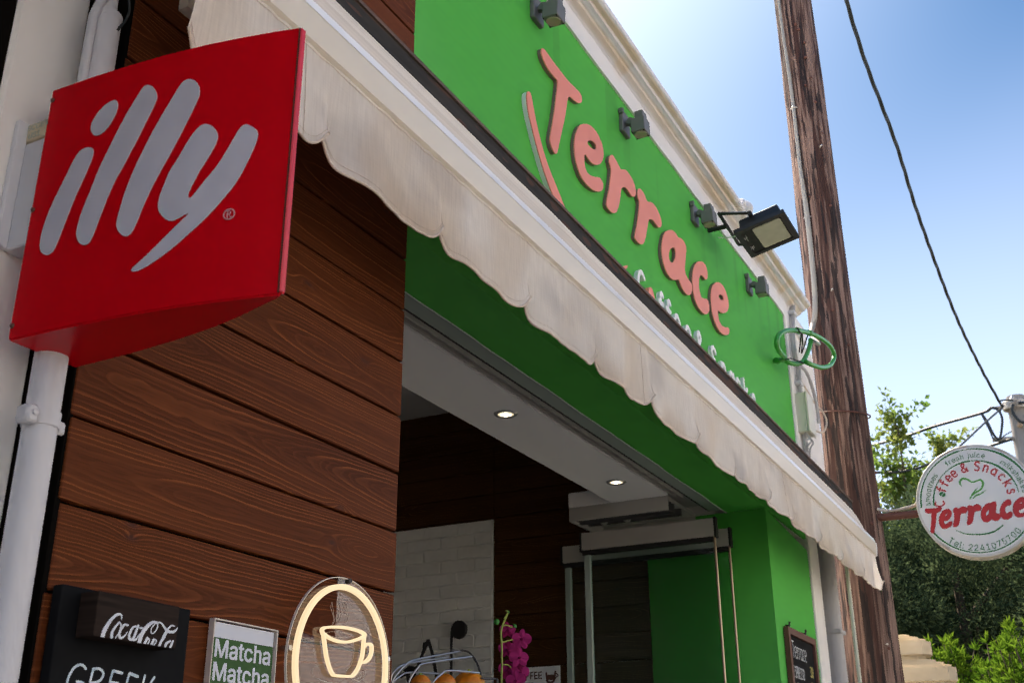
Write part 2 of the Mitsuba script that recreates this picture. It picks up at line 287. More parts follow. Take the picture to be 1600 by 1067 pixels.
D = json.loads('''{"LET":[[[[3.2929,4.3549],[3.3145,4.3617],[3.3796,4.3546],[3.4539,4.3523],[3.5303,4.35],[3.6094,4.36],[3.6581,4.3661],[3.6731,4.3473],[3.6632,4.3214],[3.6296,4.2987],[3.5813,4.2875],[3.5342,4.2806],[3.5165,4.2365],[3.4975,4.164],[3.4681,4.0867],[3.4379,4.0104],[3.413,3.942],[3.3979,3.9251],[3.3696,3.9288],[3.3468,3.9591],[3.3506,3.9828],[3.3748,4.0548],[3.4034,4.1531],[3.4182,4.2223],[3.436,4.2891],[3.3943,4.2835],[3.3478,4.2843],[3.3123,4.2955],[3.2888,4.3142],[3.2824,4.3365]],null],[[[3.6478,4.2099],[3.7239,4.2542],[3.7833,4.2687],[3.8423,4.2623],[3.8826,4.2286],[3.8872,4.183],[3.8572,4.1349],[3.8118,4.0987],[3.7603,4.0788],[3.7191,4.0758],[3.6797,4.0888],[3.6722,4.0503],[3.6795,4.0162],[3.7056,4.0013],[3.7723,4.0212],[3.8246,4.0502],[3.8585,4.0508],[3.8703,4.0296],[3.8539,3.9979],[3.8183,3.9743],[3.767,3.9535],[3.7094,3.9429],[3.6618,3.9445],[3.6278,3.9528],[3.6045,3.9762],[3.5845,4.0027],[3.575,4.0499],[3.581,4.0986],[3.6047,4.154]],[[3.7228,4.1709],[3.7522,4.189],[3.7862,4.1987],[3.8075,4.1908],[3.8009,4.1713],[3.7659,4.1519],[3.7327,4.1491],[3.7083,4.1511]]],[[[3.9618,4.2295],[3.987,4.249],[4.0084,4.2468],[4.035,4.239],[4.065,4.2281],[4.0848,4.2221],[4.1291,4.2516],[4.1867,4.2554],[4.2335,4.2421],[4.2593,4.2133],[4.2555,4.182],[4.2331,4.1582],[4.1931,4.1463],[4.1653,4.1528],[4.1377,4.1592],[4.0986,4.1432],[4.0737,4.1183],[4.0647,4.0854],[4.0515,4.0467],[4.029,4.0036],[4.0076,3.9695],[3.9698,3.9456],[3.9291,3.9388],[3.8951,3.9437],[3.8931,3.9597],[3.9149,4.0095],[3.9415,4.0703],[3.9573,4.1263],[3.968,4.164],[3.9484,4.1817],[3.9434,4.2032]],null],[[[4.3128,4.245],[4.3433,4.2478],[4.3729,4.2415],[4.3911,4.2249],[4.4112,4.2222],[4.467,4.25],[4.5199,4.2502],[4.5708,4.2315],[4.5924,4.2025],[4.5834,4.1721],[4.5475,4.1482],[4.5049,4.1478],[4.4638,4.1538],[4.4244,4.1391],[4.4028,4.116],[4.3876,4.0793],[4.3643,4.0267],[4.3383,3.9817],[4.3105,3.951],[4.2637,3.9352],[4.2159,3.9374],[4.2145,3.9569],[4.2442,4.0113],[4.2725,4.0823],[4.2965,4.1482],[4.2936,4.1719],[4.2753,4.1837],[4.2745,4.2084],[4.2867,4.2274]],null],[[[4.6999,4.2113],[4.7483,4.2306],[4.7952,4.2365],[4.828,4.2247],[4.8669,4.2454],[4.9147,4.2466],[4.9486,4.2346],[4.943,4.2047],[4.9189,4.1397],[4.8969,4.0854],[4.9035,4.0571],[4.9369,4.0446],[4.9846,4.0423],[4.9991,4.0171],[4.9767,3.9767],[4.9307,3.9492],[4.8823,3.9425],[4.8371,3.9501],[4.8065,3.9721],[4.79,3.9825],[4.7347,3.9505],[4.6654,3.934],[4.6128,3.9454],[4.5807,3.9738],[4.5647,4.009],[4.5663,4.0608],[4.5981,4.1269],[4.6379,4.1716]],[[4.7317,4.1316],[4.767,4.1388],[4.7736,4.1109],[4.7498,4.0652],[4.7033,4.0291],[4.6702,4.0301],[4.6628,4.0527],[4.6801,4.0908]]],[[[5.1624,4.2451],[5.2176,4.2619],[5.2624,4.2625],[5.2836,4.2385],[5.2822,4.1953],[5.2411,4.1638],[5.2111,4.1698],[5.1718,4.1671],[5.1427,4.1501],[5.1161,4.1066],[5.1113,4.0589],[5.1307,4.0305],[5.1681,4.0274],[5.234,4.0587],[5.2675,4.0444],[5.2661,4.0024],[5.2321,3.9662],[5.1755,3.9424],[5.1113,3.937],[5.0517,3.9492],[5.0204,3.9767],[5.0054,4.0241],[5.0089,4.0795],[5.0329,4.1397],[5.0899,4.2012]],null],[[[5.4098,4.2234],[5.4872,4.2578],[5.5607,4.2689],[5.6178,4.2433],[5.6448,4.2002],[5.6338,4.1567],[5.5854,4.1134],[5.5088,4.0787],[5.456,4.0676],[5.4221,4.0637],[5.4148,4.0326],[5.4274,4.0047],[5.4654,3.991],[5.5235,4.0007],[5.5869,4.0275],[5.6146,4.0235],[5.6007,3.9916],[5.5573,3.966],[5.4817,3.9437],[5.4116,3.9382],[5.3542,3.9581],[5.3172,3.9947],[5.3047,4.0453],[5.3096,4.1033],[5.343,4.1688]],[[5.4769,4.179],[5.5291,4.1974],[5.5541,4.1832],[5.5195,4.1577],[5.476,4.1517],[5.4552,4.1577]]]],"SW":[[[3.1553,4.0661],[3.1754,4.0764],[3.1885,4.0666],[3.2073,4.0138],[3.2326,3.9579],[3.2649,3.9059],[3.2975,3.8609],[3.3374,3.8215],[3.4123,3.7675],[3.4884,3.7088],[3.466,3.6966],[3.4024,3.7048],[3.3747,3.7117],[3.2947,3.7795],[3.2687,3.8105],[3.2235,3.8688],[3.1853,3.9305],[3.1538,3.9889],[3.1456,4.0403]],[[3.9869,3.6802],[4.0442,3.7238],[4.0981,3.7564],[4.1044,3.7484],[4.0605,3.7096],[4.0219,3.6802]]],"ILLY":[[[-0.1646,2.7883],[-0.1709,2.7841],[-0.175,2.7744],[-0.1747,2.7608],[-0.1681,2.7456],[-0.1595,2.731],[-0.1464,2.721],[-0.1337,2.7193],[-0.1253,2.7249],[-0.1175,2.7372],[-0.1172,2.7492],[-0.1239,2.7645],[-0.1365,2.7783],[-0.15,2.7866]],[[-0.1204,2.7002],[-0.1306,2.6949],[-0.1349,2.6854],[-0.1318,2.6679],[-0.1264,2.6504],[-0.1159,2.6232],[-0.106,2.5963],[-0.0967,2.5664],[-0.0888,2.5396],[-0.0809,2.513],[-0.0759,2.4999],[-0.0656,2.495],[-0.0536,2.4977],[-0.0432,2.5073],[-0.0383,2.5194],[-0.0374,2.542],[-0.0424,2.5698],[-0.0516,2.6001],[-0.065,2.6295],[-0.0771,2.6562],[-0.0918,2.69],[-0.1054,2.6998]],[[-0.24,2.8007],[-0.252,2.7912],[-0.2613,2.775],[-0.2631,2.7627],[-0.2568,2.7458],[-0.2411,2.7099],[-0.2256,2.6742],[-0.2044,2.6314],[-0.1937,2.611],[-0.1841,2.5844],[-0.1752,2.5547],[-0.1667,2.5221],[-0.1596,2.5019],[-0.1536,2.4961],[-0.1445,2.4968],[-0.1345,2.5026],[-0.1271,2.5136],[-0.1231,2.5254],[-0.1244,2.5472],[-0.1316,2.5774],[-0.1433,2.6133],[-0.1518,2.6438],[-0.1626,2.67],[-0.1782,2.7059],[-0.1938,2.7422],[-0.2106,2.7717],[-0.2248,2.7952],[-0.2311,2.8011]],[[-0.3273,2.7911],[-0.3397,2.7837],[-0.3496,2.7688],[-0.3524,2.7531],[-0.3484,2.7375],[-0.3371,2.7104],[-0.3222,2.6746],[-0.3045,2.6366],[-0.2918,2.6116],[-0.2768,2.5796],[-0.2653,2.5475],[-0.2563,2.5185],[-0.249,2.5002],[-0.2399,2.4938],[-0.2312,2.4956],[-0.2193,2.5064],[-0.2122,2.5186],[-0.2114,2.5281],[-0.2148,2.5555],[-0.2216,2.5887],[-0.2326,2.6244],[-0.2406,2.6445],[-0.256,2.6797],[-0.2741,2.7183],[-0.29,2.7479],[-0.3059,2.7778],[-0.3144,2.7892]],[[-0.3693,2.689],[-0.3804,2.6837],[-0.3921,2.6719],[-0.398,2.658],[-0.3962,2.6472],[-0.3868,2.6235],[-0.3706,2.5958],[-0.367,2.5883],[-0.3577,2.5665],[-0.3527,2.552],[-0.3542,2.545],[-0.3602,2.5446],[-0.3704,2.5583],[-0.3857,2.5789],[-0.3976,2.5919],[-0.4114,2.6145],[-0.4236,2.6391],[-0.4357,2.6655],[-0.4439,2.6724],[-0.4504,2.6724],[-0.468,2.659],[-0.4727,2.6455],[-0.463,2.6108],[-0.4413,2.559],[-0.4126,2.5235],[-0.3913,2.5003],[-0.365,2.4773],[-0.3404,2.4577],[-0.3147,2.4415],[-0.2885,2.4283],[-0.2706,2.4225],[-0.2609,2.4236],[-0.2563,2.4274],[-0.2714,2.4386],[-0.2939,2.457],[-0.3161,2.477],[-0.3412,2.4994],[-0.362,2.5163],[-0.3488,2.5131],[-0.3341,2.5068],[-0.3232,2.5064],[-0.3112,2.5141],[-0.3,2.527],[-0.2944,2.5403],[-0.2955,2.5603],[-0.3043,2.5897],[-0.31,2.6075],[-0.3221,2.6249],[-0.34,2.661],[-0.3564,2.6833]]],"REG":[-0.4332,2.5016],"COLA":[[[[1.4489,1.9035],[1.4473,1.91],[1.4387,1.9101],[1.4279,1.902],[1.4183,1.8883],[1.4126,1.876],[1.4112,1.8653]],[0.00177,0.00284,0.00389,0.00456,0.00626,0.00692,0.0062]],[[[1.4445,1.8979],[1.4364,1.8879],[1.4313,1.8783],[1.4316,1.8712]],[0.00247,0.00351,0.00453,0.00522]],[[[1.4445,1.8979],[1.449,1.8931],[1.4472,1.8821],[1.4407,1.8705]],[0.00247,0.00212,0.00176,0.00175]],[[[1.4652,1.8951],[1.4573,1.895],[1.4502,1.886],[1.4481,1.8768],[1.4526,1.8719],[1.4604,1.8765],[1.4655,1.8834]],[0.00285,0.00319,0.00423,0.00456,0.00386,0.00212,0.00142]],[[[1.4847,1.8958],[1.4765,1.892],[1.4715,1.8814],[1.4721,1.8733],[1.4796,1.8733],[1.4865,1.885]],[0.00287,0.00357,0.00426,0.00425,0.00355,0.0025]],[[[1.4895,1.8973],[1.4834,1.881],[1.4823,1.8727],[1.4883,1.8743],[1.4944,1.8833]],[0.0036,0.00428,0.00391,0.0025,0.00143]],[[[1.4946,1.8941],[1.4996,1.8947]],[0.00324,0.00325]],[[[1.5306,1.9072],[1.5217,1.8977],[1.5217,1.8893],[1.5282,1.8897],[1.5347,1.8984],[1.5347,1.9068],[1.5252,1.9084],[1.5122,1.9002],[1.5005,1.8849],[1.4957,1.8679]],[0.00147,0.00164,0.00164,0.00164,0.00183,0.00257,0.00403,0.00581,0.00684,0.00643]],[[[1.5331,1.9085],[1.5436,1.9089],[1.5572,1.8993],[1.5671,1.8964],[1.579,1.8986],[1.5873,1.9072]],[0.0022,0.00258,0.00407,0.00445,0.00373,0.00113]],[[[1.5143,1.8792],[1.5095,1.8695]],[0.00397,0.00467]],[[[1.5143,1.8792],[1.52,1.8762],[1.5162,1.8675]],[0.00289,0.00181,0.0018]],[[[1.5301,1.8783],[1.5263,1.8695]],[0.004,0.0047]],[[[1.5301,1.8783],[1.5368,1.8772],[1.5318,1.8674]],[0.00254,0.00182,0.00181]],[[[1.5776,1.9076],[1.5694,1.9075],[1.559,1.8967],[1.5496,1.8796],[1.5449,1.8679]],[0.00187,0.00261,0.0037,0.0044,0.00437]],[[[1.5607,1.8941],[1.5546,1.8821],[1.5433,1.8696]],[0.00111,0.00147,0.00146]],[[[1.571,1.8802],[1.5623,1.8755],[1.5595,1.8677]],[0.00333,0.00405,0.0044]],[[[1.5777,1.881],[1.5717,1.8672]],[0.00371,0.00405]]],"GREEK":[[[[1.4258,1.8204],[1.4191,1.825],[1.4108,1.8256],[1.4004,1.8197],[1.3933,1.8087],[1.39,1.7964],[1.3922,1.7846],[1.4004,1.7767],[1.4158,1.7796],[1.4237,1.7871],[1.4242,1.7967],[1.4101,1.7981]],[0.00448,0.00448,0.00446,0.00443,0.0044,0.00438,0.00437,0.00437,0.0044,0.00443,0.00444,0.00442]],[[[1.442,1.8219],[1.4393,1.8041],[1.4375,1.7813]],[0.00451,0.00448,0.00445]],[[[1.442,1.8219],[1.4549,1.8232],[1.465,1.8179],[1.4645,1.8098],[1.4563,1.802],[1.4416,1.7982]],[0.00451,0.00454,0.00455,0.00454,0.00451,0.00448]],[[[1.4474,1.7986],[1.4674,1.7801]],[0.00449,0.0045]],[[[1.4867,1.8226],[1.4834,1.8061],[1.4814,1.7829]],[0.00425,0.00422,0.00418]],[[[1.4879,1.8227],[1.5081,1.8209]],[0.00531,0.00535]],[[[1.4851,1.8036],[1.5025,1.8028]],[0.00457,0.0046]],[[[1.4814,1.7829],[1.5038,1.781]],[0.00453,0.00457]],[[[1.5257,1.8216],[1.522,1.8059],[1.5185,1.7821]],[0.00431,0.00429,0.00425]],[[[1.527,1.8218],[1.546,1.8185]],[0.0054,0.00543]],[[[1.5232,1.8023],[1.5407,1.8011]],[0.00464,0.00467]],[[[1.5185,1.7821],[1.5391,1.7801]],[0.0046,0.00464]],[[[1.5633,1.8214],[1.5606,1.8054],[1.5566,1.7832]],[0.00438,0.00435,0.00432]],[[[1.5872,1.8207],[1.5762,1.8067],[1.5628,1.8001]],[0.00442,0.00438,0.00435]],[[[1.5667,1.8004],[1.5882,1.7818]],[0.00436,0.00437]]],"NCUP":[[[[2.0718,1.9561],[2.0682,1.9648],[2.0802,1.971],[2.1157,1.9766],[2.1564,1.9801],[2.1986,1.9798],[2.2247,1.977],[2.2329,1.9719],[2.2171,1.964],[2.188,1.9546],[2.1592,1.9482],[2.1266,1.9468],[2.0941,1.9506],[2.0757,1.9565]],[0.00774,0.00775,0.00779,0.00789,0.008,0.00811,0.00817,0.00818,0.00812,0.00803,0.00794,0.00786,0.00778,0.00775]],[[[2.075,1.9518],[2.0823,1.9297],[2.0903,1.9077],[2.1021,1.8883],[2.1152,1.8748],[2.1275,1.872],[2.1782,1.8747],[2.1945,1.8785],[2.2101,1.8929],[2.2214,1.9117],[2.2283,1.9315],[2.2308,1.9656]],[0.00774,0.00771,0.00768,0.00767,0.00768,0.0077,0.00783,0.00788,0.00795,0.00802,0.00808,0.00816]],[[[2.2336,1.9466],[2.2397,1.9521],[2.2527,1.9548],[2.2627,1.951],[2.2637,1.9377],[2.2552,1.9223],[2.2385,1.9122],[2.2258,1.9098]],[0.00813,0.00816,0.00819,0.00821,0.00819,0.00813,0.00807,0.00803]]],"NTHIN":[[[[2.1113,2.032],[2.1084,2.0197],[2.1155,2.0088],[2.1214,1.9978],[2.1187,1.9832]],[0.00094,0.00094,0.00094,0.00094,0.00093]],[[[2.1125,2.0322],[2.122,2.005],[2.1245,1.9911],[2.1187,1.9832]],[0.00094,0.00094,0.00094,0.00093]],[[[2.1346,2.0463],[2.1309,2.0325],[2.1394,2.0169],[2.1388,2.0001],[2.1425,1.991]],[0.00095,0.00095,0.00095,0.00094,0.00094]],[[[2.135,2.0463],[2.1426,2.0269],[2.1507,2.0112],[2.1425,1.991]],[0.00095,0.00095,0.00095,0.00094]],[[[2.1632,2.0396],[2.1601,2.027],[2.1687,2.0161],[2.1739,2.0047],[2.1707,1.9923]],[0.00096,0.00096,0.00096,0.00095,0.00095]],[[[2.164,2.0397],[2.1734,2.0192],[2.178,2.0053],[2.1707,1.9923]],[0.00096,0.00096,0.00096,0.00095]],[[[2.0919,1.9611],[2.1154,1.9668],[2.156,1.9701],[2.1939,1.9688]],[0.00115,0.00116,0.00117,0.00119]],[[[2.0919,1.9611],[2.1163,1.9571],[2.1489,1.9574],[2.1776,1.962]],[0.00115,0.00116,0.00117,0.00118]],[[[2.0887,1.893],[2.0642,1.8861],[2.0531,1.8749],[2.0645,1.8648],[2.0941,1.8584],[2.1338,1.8568],[2.1824,1.8595],[2.2238,1.8661],[2.2487,1.8765],[2.2575,1.8856],[2.2516,1.8947],[2.2297,1.8985]],[0.00113,0.00111,0.00111,0.00111,0.00112,0.00113,0.00115,0.00117,0.00118,0.00119,0.00119,0.00118]],[[[2.2065,1.8709],[2.2314,1.8769],[2.243,1.8831],[2.2369,1.8885],[2.2219,1.8895]],[0.00139,0.00141,0.00142,0.00141,0.00141]],[[[2.2037,1.9531],[2.2077,1.932],[2.1993,1.9051],[2.182,1.8881]],[0.00119,0.00118,0.00117,0.00116]]],"BASK":[[[3.375,0.4,2.088],[3.43,0.4,2.095],[3.427,0.36,2.085],[3.374,0.3,2.042],[3.293,0.24,1.997],[3.23,0.2,1.975],[3.268,0.17,1.975],[3.24,0.15,1.958],[3.244,0.15,1.924]],[[3.439,0.4,2.093],[3.154,0.4,2.036],[3.088,0.4,2.01],[3.025,0.4,1.962],[3.017,0.4,1.927]],[[3.421,0.44,2.074],[3.237,0.44,2.041],[3.142,0.44,2.021],[3.081,0.44,1.988],[3.072,0.44,1.952]],[[3.374,0.32,2.064],[3.085,0.32,2.013],[3.037,0.32,1.993],[2.995,0.32,1.955],[2.987,0.32,1.921]],[[3.249,0.22,1.994],[3.065,0.22,1.984],[3.016,0.22,1.97],[2.966,0.22,1.94],[2.946,0.22,1.904]],[[3.397,0.46,2.018],[3.212,0.46,2.005],[3.156,0.46,1.988],[3.113,0.46,1.964],[3.097,0.46,1.936]]],"ORG":[[[3.027,0.3,1.934],0.0316],[[3.116,0.27,1.938],0.0379],[[3.237,0.25,1.939],0.0545]],"LAMP":[[6.02,1.916,2.591],[6.02,1.97,2.587],[6.02,1.967,2.197]],"TRI":[[[5.85,2.028,2.518],[5.85,2.065,2.436],[5.85,2.128,2.3],[5.85,2.147,2.228]],[[5.85,2.028,2.518],[5.85,1.994,2.431],[5.85,1.955,2.266],[5.85,1.94,2.201]],[[5.85,2.049,2.505],[5.85,2.053,2.472]],[[5.85,2.188,2.347],[5.85,2.152,2.367],[5.85,2.107,2.353]],[[5.85,2.218,2.319],[5.85,2.152,2.345],[5.85,2.099,2.364]],[[5.85,2.165,2.338],[5.85,2.148,2.246]]],"ORCH":[[[4.1,0.6,1.996],[4.111,0.6,2.095],[4.111,0.6,2.195],[4.105,0.6,2.257],[4.144,0.6,2.313],[4.161,0.6,2.334]],[[4.111,0.6,2.276],[4.155,0.6,2.286],[4.2,0.6,2.282]],[[4.116,0.6,2.213],[4.172,0.6,2.227],[4.217,0.6,2.237]],[[4.122,0.6,2.126],[4.16,0.6,2.13],[4.188,0.6,2.122]],[[4.133,0.6,2.309],[4.167,0.6,2.34],[4.144,0.6,2.344]]],"BUD":[[[4.067,0.6,2.288],0.011],[[4.223,0.6,2.29],0.009],[[4.167,0.6,2.34],0.006]],"FLO":[[[4.199,0.62,2.273],0.03,0],[[4.228,0.57,2.237],0.036,1],[[4.198,0.62,2.196],0.034,0],[[4.185,0.56,2.158],0.036,1],[[4.203,0.62,2.115],0.036,0],[[4.215,0.57,2.103],0.034,0],[[4.155,0.56,2.065],0.036,1]],"POLE2":[17.986,-0.891,7.406],"CBL":[[[8.926,-0.446,8.684],[9.124,-0.423,8.652],[9.93,-0.419,8.445],[11.142,-0.458,8.178],[12.547,-0.441,7.963],[14.757,-0.477,7.632],[16.468,-0.565,7.43],[17.777,-0.695,7.188]],[[17.776,-0.673,7.109],[17.769,-0.557,7.177],[17.96,-0.398,7.178],[18.395,0.371,7.205],[18.843,0.837,7.251],[19.355,1.488,7.32],[20.481,3.042,7.494]],[[17.778,-0.709,7.165],[16.96,-0.437,6.686],[15.941,-0.228,6.166],[14.916,-0.013,5.66]],[[18.71,1.709,6.69],[18.763,1.39,6.671],[18.614,1.036,6.597],[18.456,0.713,6.577],[18.281,0.49,6.576],[18.15,-0.251,6.664],[17.979,-0.734,6.71]],[[17.859,-0.395,7.138],[17.863,-0.453,6.985],[17.867,-0.506,6.794],[17.87,-0.564,6.705],[17.873,-0.611,6.78],[17.876,-0.665,7.007],[17.875,-0.649,7.132]],[[17.759,-0.392,7.108],[17.764,-0.468,6.832],[17.766,-0.501,6.696],[17.77,-0.566,6.657],[17.775,-0.666,6.724],[17.88,-0.758,6.8]],[[17.778,-0.721,7.184],[17.676,-0.68,7.2],[17.677,-0.695,7.239],[17.681,-0.775,7.237],[17.735,-0.869,7.238]],[[17.734,-0.858,7.168],[17.733,-0.832,7.06],[17.735,-0.882,6.931],[17.788,-0.959,6.884],[18.197,-1.288,6.911]],[[17.888,-0.934,7.223],[17.89,-1.006,7.222],[18.5,-1.521,7.335]]],"HOSE":[[[6.611,-0.02,4.183],[6.586,-0.05,4.172],[6.605,-0.08,4.185],[6.352,-0.11,4.133],[6.247,-0.12,4.142],[6.267,-0.13,4.204],[6.376,-0.15,4.272],[6.616,-0.17,4.36],[6.867,-0.19,4.433],[7.096,-0.21,4.479],[7.348,-0.22,4.513],[7.469,-0.22,4.483],[7.359,-0.21,4.379],[7.105,-0.2,4.273],[6.856,-0.19,4.207],[6.768,-0.17,4.202]],[[6.644,-0.07,4.189],[6.667,-0.09,4.175],[6.787,-0.11,4.205],[6.877,-0.13,4.251],[6.988,-0.14,4.345],[7.055,-0.15,4.429],[7.068,-0.155,4.471]]],"HTIE":[[[6.578,-0.18,4.364],[6.535,-0.2,4.318],[6.685,-0.18,4.363]],[[6.694,-0.18,4.385],[6.905,-0.12,4.396],[7.119,-0.06,4.414]],[[6.71,-0.18,4.373],[6.914,-0.13,4.389],[7.175,-0.06,4.426]],[[6.828,-0.19,4.407],[6.983,-0.13,4.406],[7.199,-0.06,4.435]],[[6.516,-0.1,4.142],[6.577,-0.12,4.167],[6.706,-0.13,4.196],[6.841,-0.14,4.226]]],"COND":[[[6.929,-0.01,4.888],[7.017,-0.03,4.88],[7.14,-0.035,4.885],[7.205,-0.035,4.845],[7.168,-0.035,4.732],[7.09,-0.035,4.542],[7.083,-0.035,4.398],[7.147,-0.035,4.312],[7.135,-0.035,4.246],[7.131,-0.035,4.198]]],"CORD":[[[7.232,-0.03,4.36],[7.4,-0.03,4.373],[7.501,-0.03,4.335],[7.602,-0.03,4.251],[7.627,-0.03,4.152],[7.634,-0.03,4.066]],[[7.626,-0.03,4.187],[7.71,-0.05,4.169],[7.757,-0.06,4.114],[7.723,-0.05,4.044],[7.668,-0.03,4.009],[7.399,-0.02,3.96]],[[7.248,-0.02,4.262],[7.417,-0.02,4.239],[7.608,-0.02,4.21]]],"JB":[[7.06,0.0,4.103],[7.237,0.0,4.159],[7.062,0.0,3.871],[7.237,0.0,3.921],[7.422,0.0,3.94],[7.269,0.0,4.16]]}''')

# ---------------------------------------------------------------- the ground
g = bx(-60, 160, -90, 90, -1.0, 0.0); obj('ground', g, 'm_earth', kind='structure'); used.add('ground')
obj('street', bx(-60, 120, -9.0, -1.9, -0.02, 0.004), 'm_asphalt', kind='structure')
obj('pavement', bx(-60, 120, -1.9, 0.3, -0.02, 0.13, 0.02), 'm_paving', kind='structure')

# ---------------------------------------------------------------- the shop building
B = thing('shop_building', 'single-storey white shop with green fascia, wood-clad front and wide open serving window', 'building')
XE, XO, XP, XG, XR = 1.343, 2.412, 6.10, 7.0, 7.86        # wood left edge, opening left, pier left, green right end, building right end
ZH, ZF = 3.130, 4.660                                      # opening head, fascia top
def wavy_edge_plate(x0, x1, z0, z1, y0, y1, seed, amp=0.006, n=60):
    xs = np.linspace(x0, x1, n); off = amp * (meshkit.fbm(np.stack([xs * 3.1, xs * 0 + seed, xs * 0], -1), 3, seed) - 0.5) * 2
    return on_front(extr(Polygon([(x, z0 + o) for x, o in zip(xs, off)] + [(x1, z1), (x0, z1)]), y1 - y0), y0)
wall = [bx(1.128, 1.290, 0.066, 0.6, 0.13, 4.66, 0.008), bx(-2.5, 1.128, 0.9, 1.1, 0.13, 4.7), bx(1.128, XE, 0.085, 0.6, 0.13, 4.66),
        bx(-2.5, XR, 6.0, 6.2, 0.1, 4.9), bx(XR - 0.2, XR, 0.16, 6.0, 0.1, 4.9),
        bx(XG + 0.006, XR, 0.012, 0.15, 3.5, 4.66), bx(7.26, XR, 0.055, 0.15, 0.13, 3.5), bx(XO - 0.06, XG + 0.006, 0.016, 0.22, ZH + 0.02, 4.66),
        bx(XP + 0.02, XR - 0.2, 0.20, 0.30, 0.13, ZH), bx(XP + 0.03, XP + 0.2, 0.3, 3.4, 0.13, 4.1), bx(0.6, XP + 0.2, 3.4, 3.6, 0.13, 4.1), bx(0.5, 0.6, 0.6, 3.6, 0.13, 4.1)]
obj('wall', cat(wall), 'm_plaster', B)
obj('parapet', wavy_edge_plate(1.085, 7.62, ZF - 0.004, 4.765, -0.012, 0.25, 5), 'm_cornice', B)
obj('roof', bx(-2.5, XR, 0.2, 6.2, 4.7, 4.86), 'm_plaster', B)
prof = [(0.25, 4.766), (-0.013, 4.766), (-0.020, 4.773), (-0.046, 4.786), (-0.052, 4.797), (-0.066, 4.803), (-0.080, 4.806), (-0.086, 4.820), (-0.104, 4.825), (-0.117, 4.834), (-0.120, 4.843), (-0.120, 4.856), (-0.108, 4.864), (0.25, 4.90)]
CN = obj('cornice', cat([profile_x(prof, 1.0, 5.72), profile_x(prof, 5.726, 7.36)]), 'm_cornice', B)
kn = ball((0, 0, 0), 1.0, 3); kn.apply_scale([0.075, 0.10, 0.062]); kn.apply_translation([5.86, -0.055, 4.875])
kv = kn.vertices; kn.vertices = kv + (meshkit.fbm(kv * 22, 3, 3)[:, None] - 0.5) * 0.02
obj('coping_end', cat([kn, bx(5.76, 5.83, -0.13, 0.1, 4.852, 4.90, 0.012)]), 'm_cornice', B, smooth=40)
# green fascia, green lintel underside, green pier and its reveal
def bumpy_plate(poly, y, d=0.015): return on_front(extr(poly, d), y)
xs = np.linspace(XO, XG, 90); top = ZF + 0.004 + 0.006 * (meshkit.fbm(np.stack([xs * 2.3, xs * 0 + 2, xs * 0], -1), 3, 9) - 0.5)
zs = np.linspace(ZF, 0.3, 50); edge = XG + 0.010 * (meshkit.fbm(np.stack([zs * 2.3, zs * 0 + 4, zs * 0], -1), 3, 4) - 0.5)
obj('green_fascia', bumpy_plate(Polygon([(XO, ZH)] + list(zip(xs, top)) + [(x, z) for x, z in zip(edge[1:], zs[1:]) if z > ZH] + [(XG, ZH)]), 0.0), 'm_green', B)
obj('pier', cat([bumpy_plate(Polygon([(XP, ZH - 0.001)] + [(x, z) for x, z in zip(edge, zs) if z < ZH - 0.001] + [(XG, 0.3), (XP, 0.3)]), 0.0005, 0.19), bx(XP, XP + 0.028, 0.1905, 0.71, 0.3, ZH)]), 'm_green', B)
yv = np.linspace(XO - 0.05, XP, 120); ed = 0.222 + 0.010 * (meshkit.fbm(np.stack([yv * 6.0, yv * 0, yv * 0], -1), 4, 12) - 0.5)
lm = extr(Polygon([(XO - 0.05, 0.0155)] + [(XP, 0.0155)] + [(x, y) for x, y in zip(yv[::-1], ed[::-1])]), 0.018)
lm.apply_translation([0, 0, ZH - 0.0]); obj('lintel', lm, 'm_green', B)
fl = extr(Polygon([(x, y - 0.0015) for x, y in zip(yv, ed)] + [(x, y + 0.0012 + 0.006 * max(0, n_ - 0.55)) for x, y, n_ in zip(yv[::-1], ed[::-1], meshkit.fbm(np.stack([yv[::-1] * 9, yv * 0, yv * 0], -1), 3, 2))]), 0.003)
fl.apply_translation([0, 0, ZH - 0.0035]); obj('paint_edge', fl, 'm_chalk', B)
obj('head_strip', cat([bx(XO - 0.05, 5.02, 0.212, 0.318, ZH + 0.0185, ZH + 0.05), bx(5.023, 5.42, 0.212, 0.318, ZH + 0.0182, ZH + 0.05), bx(5.423, XP, 0.212, 0.318, ZH + 0.0185, ZH + 0.05)]), 'm_grey_paint', B)
obj('folding_track', cat([bx(XO - 0.05, XP, 0.3185, 0.330, ZH + 0.020, ZH + 0.06), bx(XO - 0.05, 5.66, 0.3405, 0.356, ZH + 0.024, ZH + 0.06), bx(XO - 0.05, 5.66, 0.3685, 0.3805, ZH + 0.02, ZH + 0.06)]), 'm_rubber', B)
obj('track_lip', cat([bx(XO - 0.05, 5.68, 0.330, 0.3402, ZH + 0.004, ZH + 0.05), bx(XO - 0.05, 5.64, 0.3565, 0.368, ZH + 0.002, ZH + 0.05)]), 'm_alu', B)
obj('ceiling_board', bx(XO - 0.05, 5.58, 0.3805, 0.71, ZH, ZH + 0.016), 'm_board_white', B)
obj('beam', bx(XO - 0.05, XP + 0.02, 0.24, 0.705, ZH + 0.062, 4.06), 'm_ceiling', B)
obj('ceiling', bx(0.6, XP + 0.1, 0.705, 3.4, 4.022, 4.08), 'm_ceiling', B)
obj('floor', bx(0.6, XP + 0.1, 0.02, 3.4, 0.13, 0.16), 'm_room_floor', B)
obj('counter', cat([bx(XO + 0.05, XP - 0.45, 0.02, 0.62, 1.80, 1.84, 0.004), bx(XO + 0.05, XP - 0.45, 0.05, 0.6, 0.16, 1.80)]), 'm_room_floor', B)
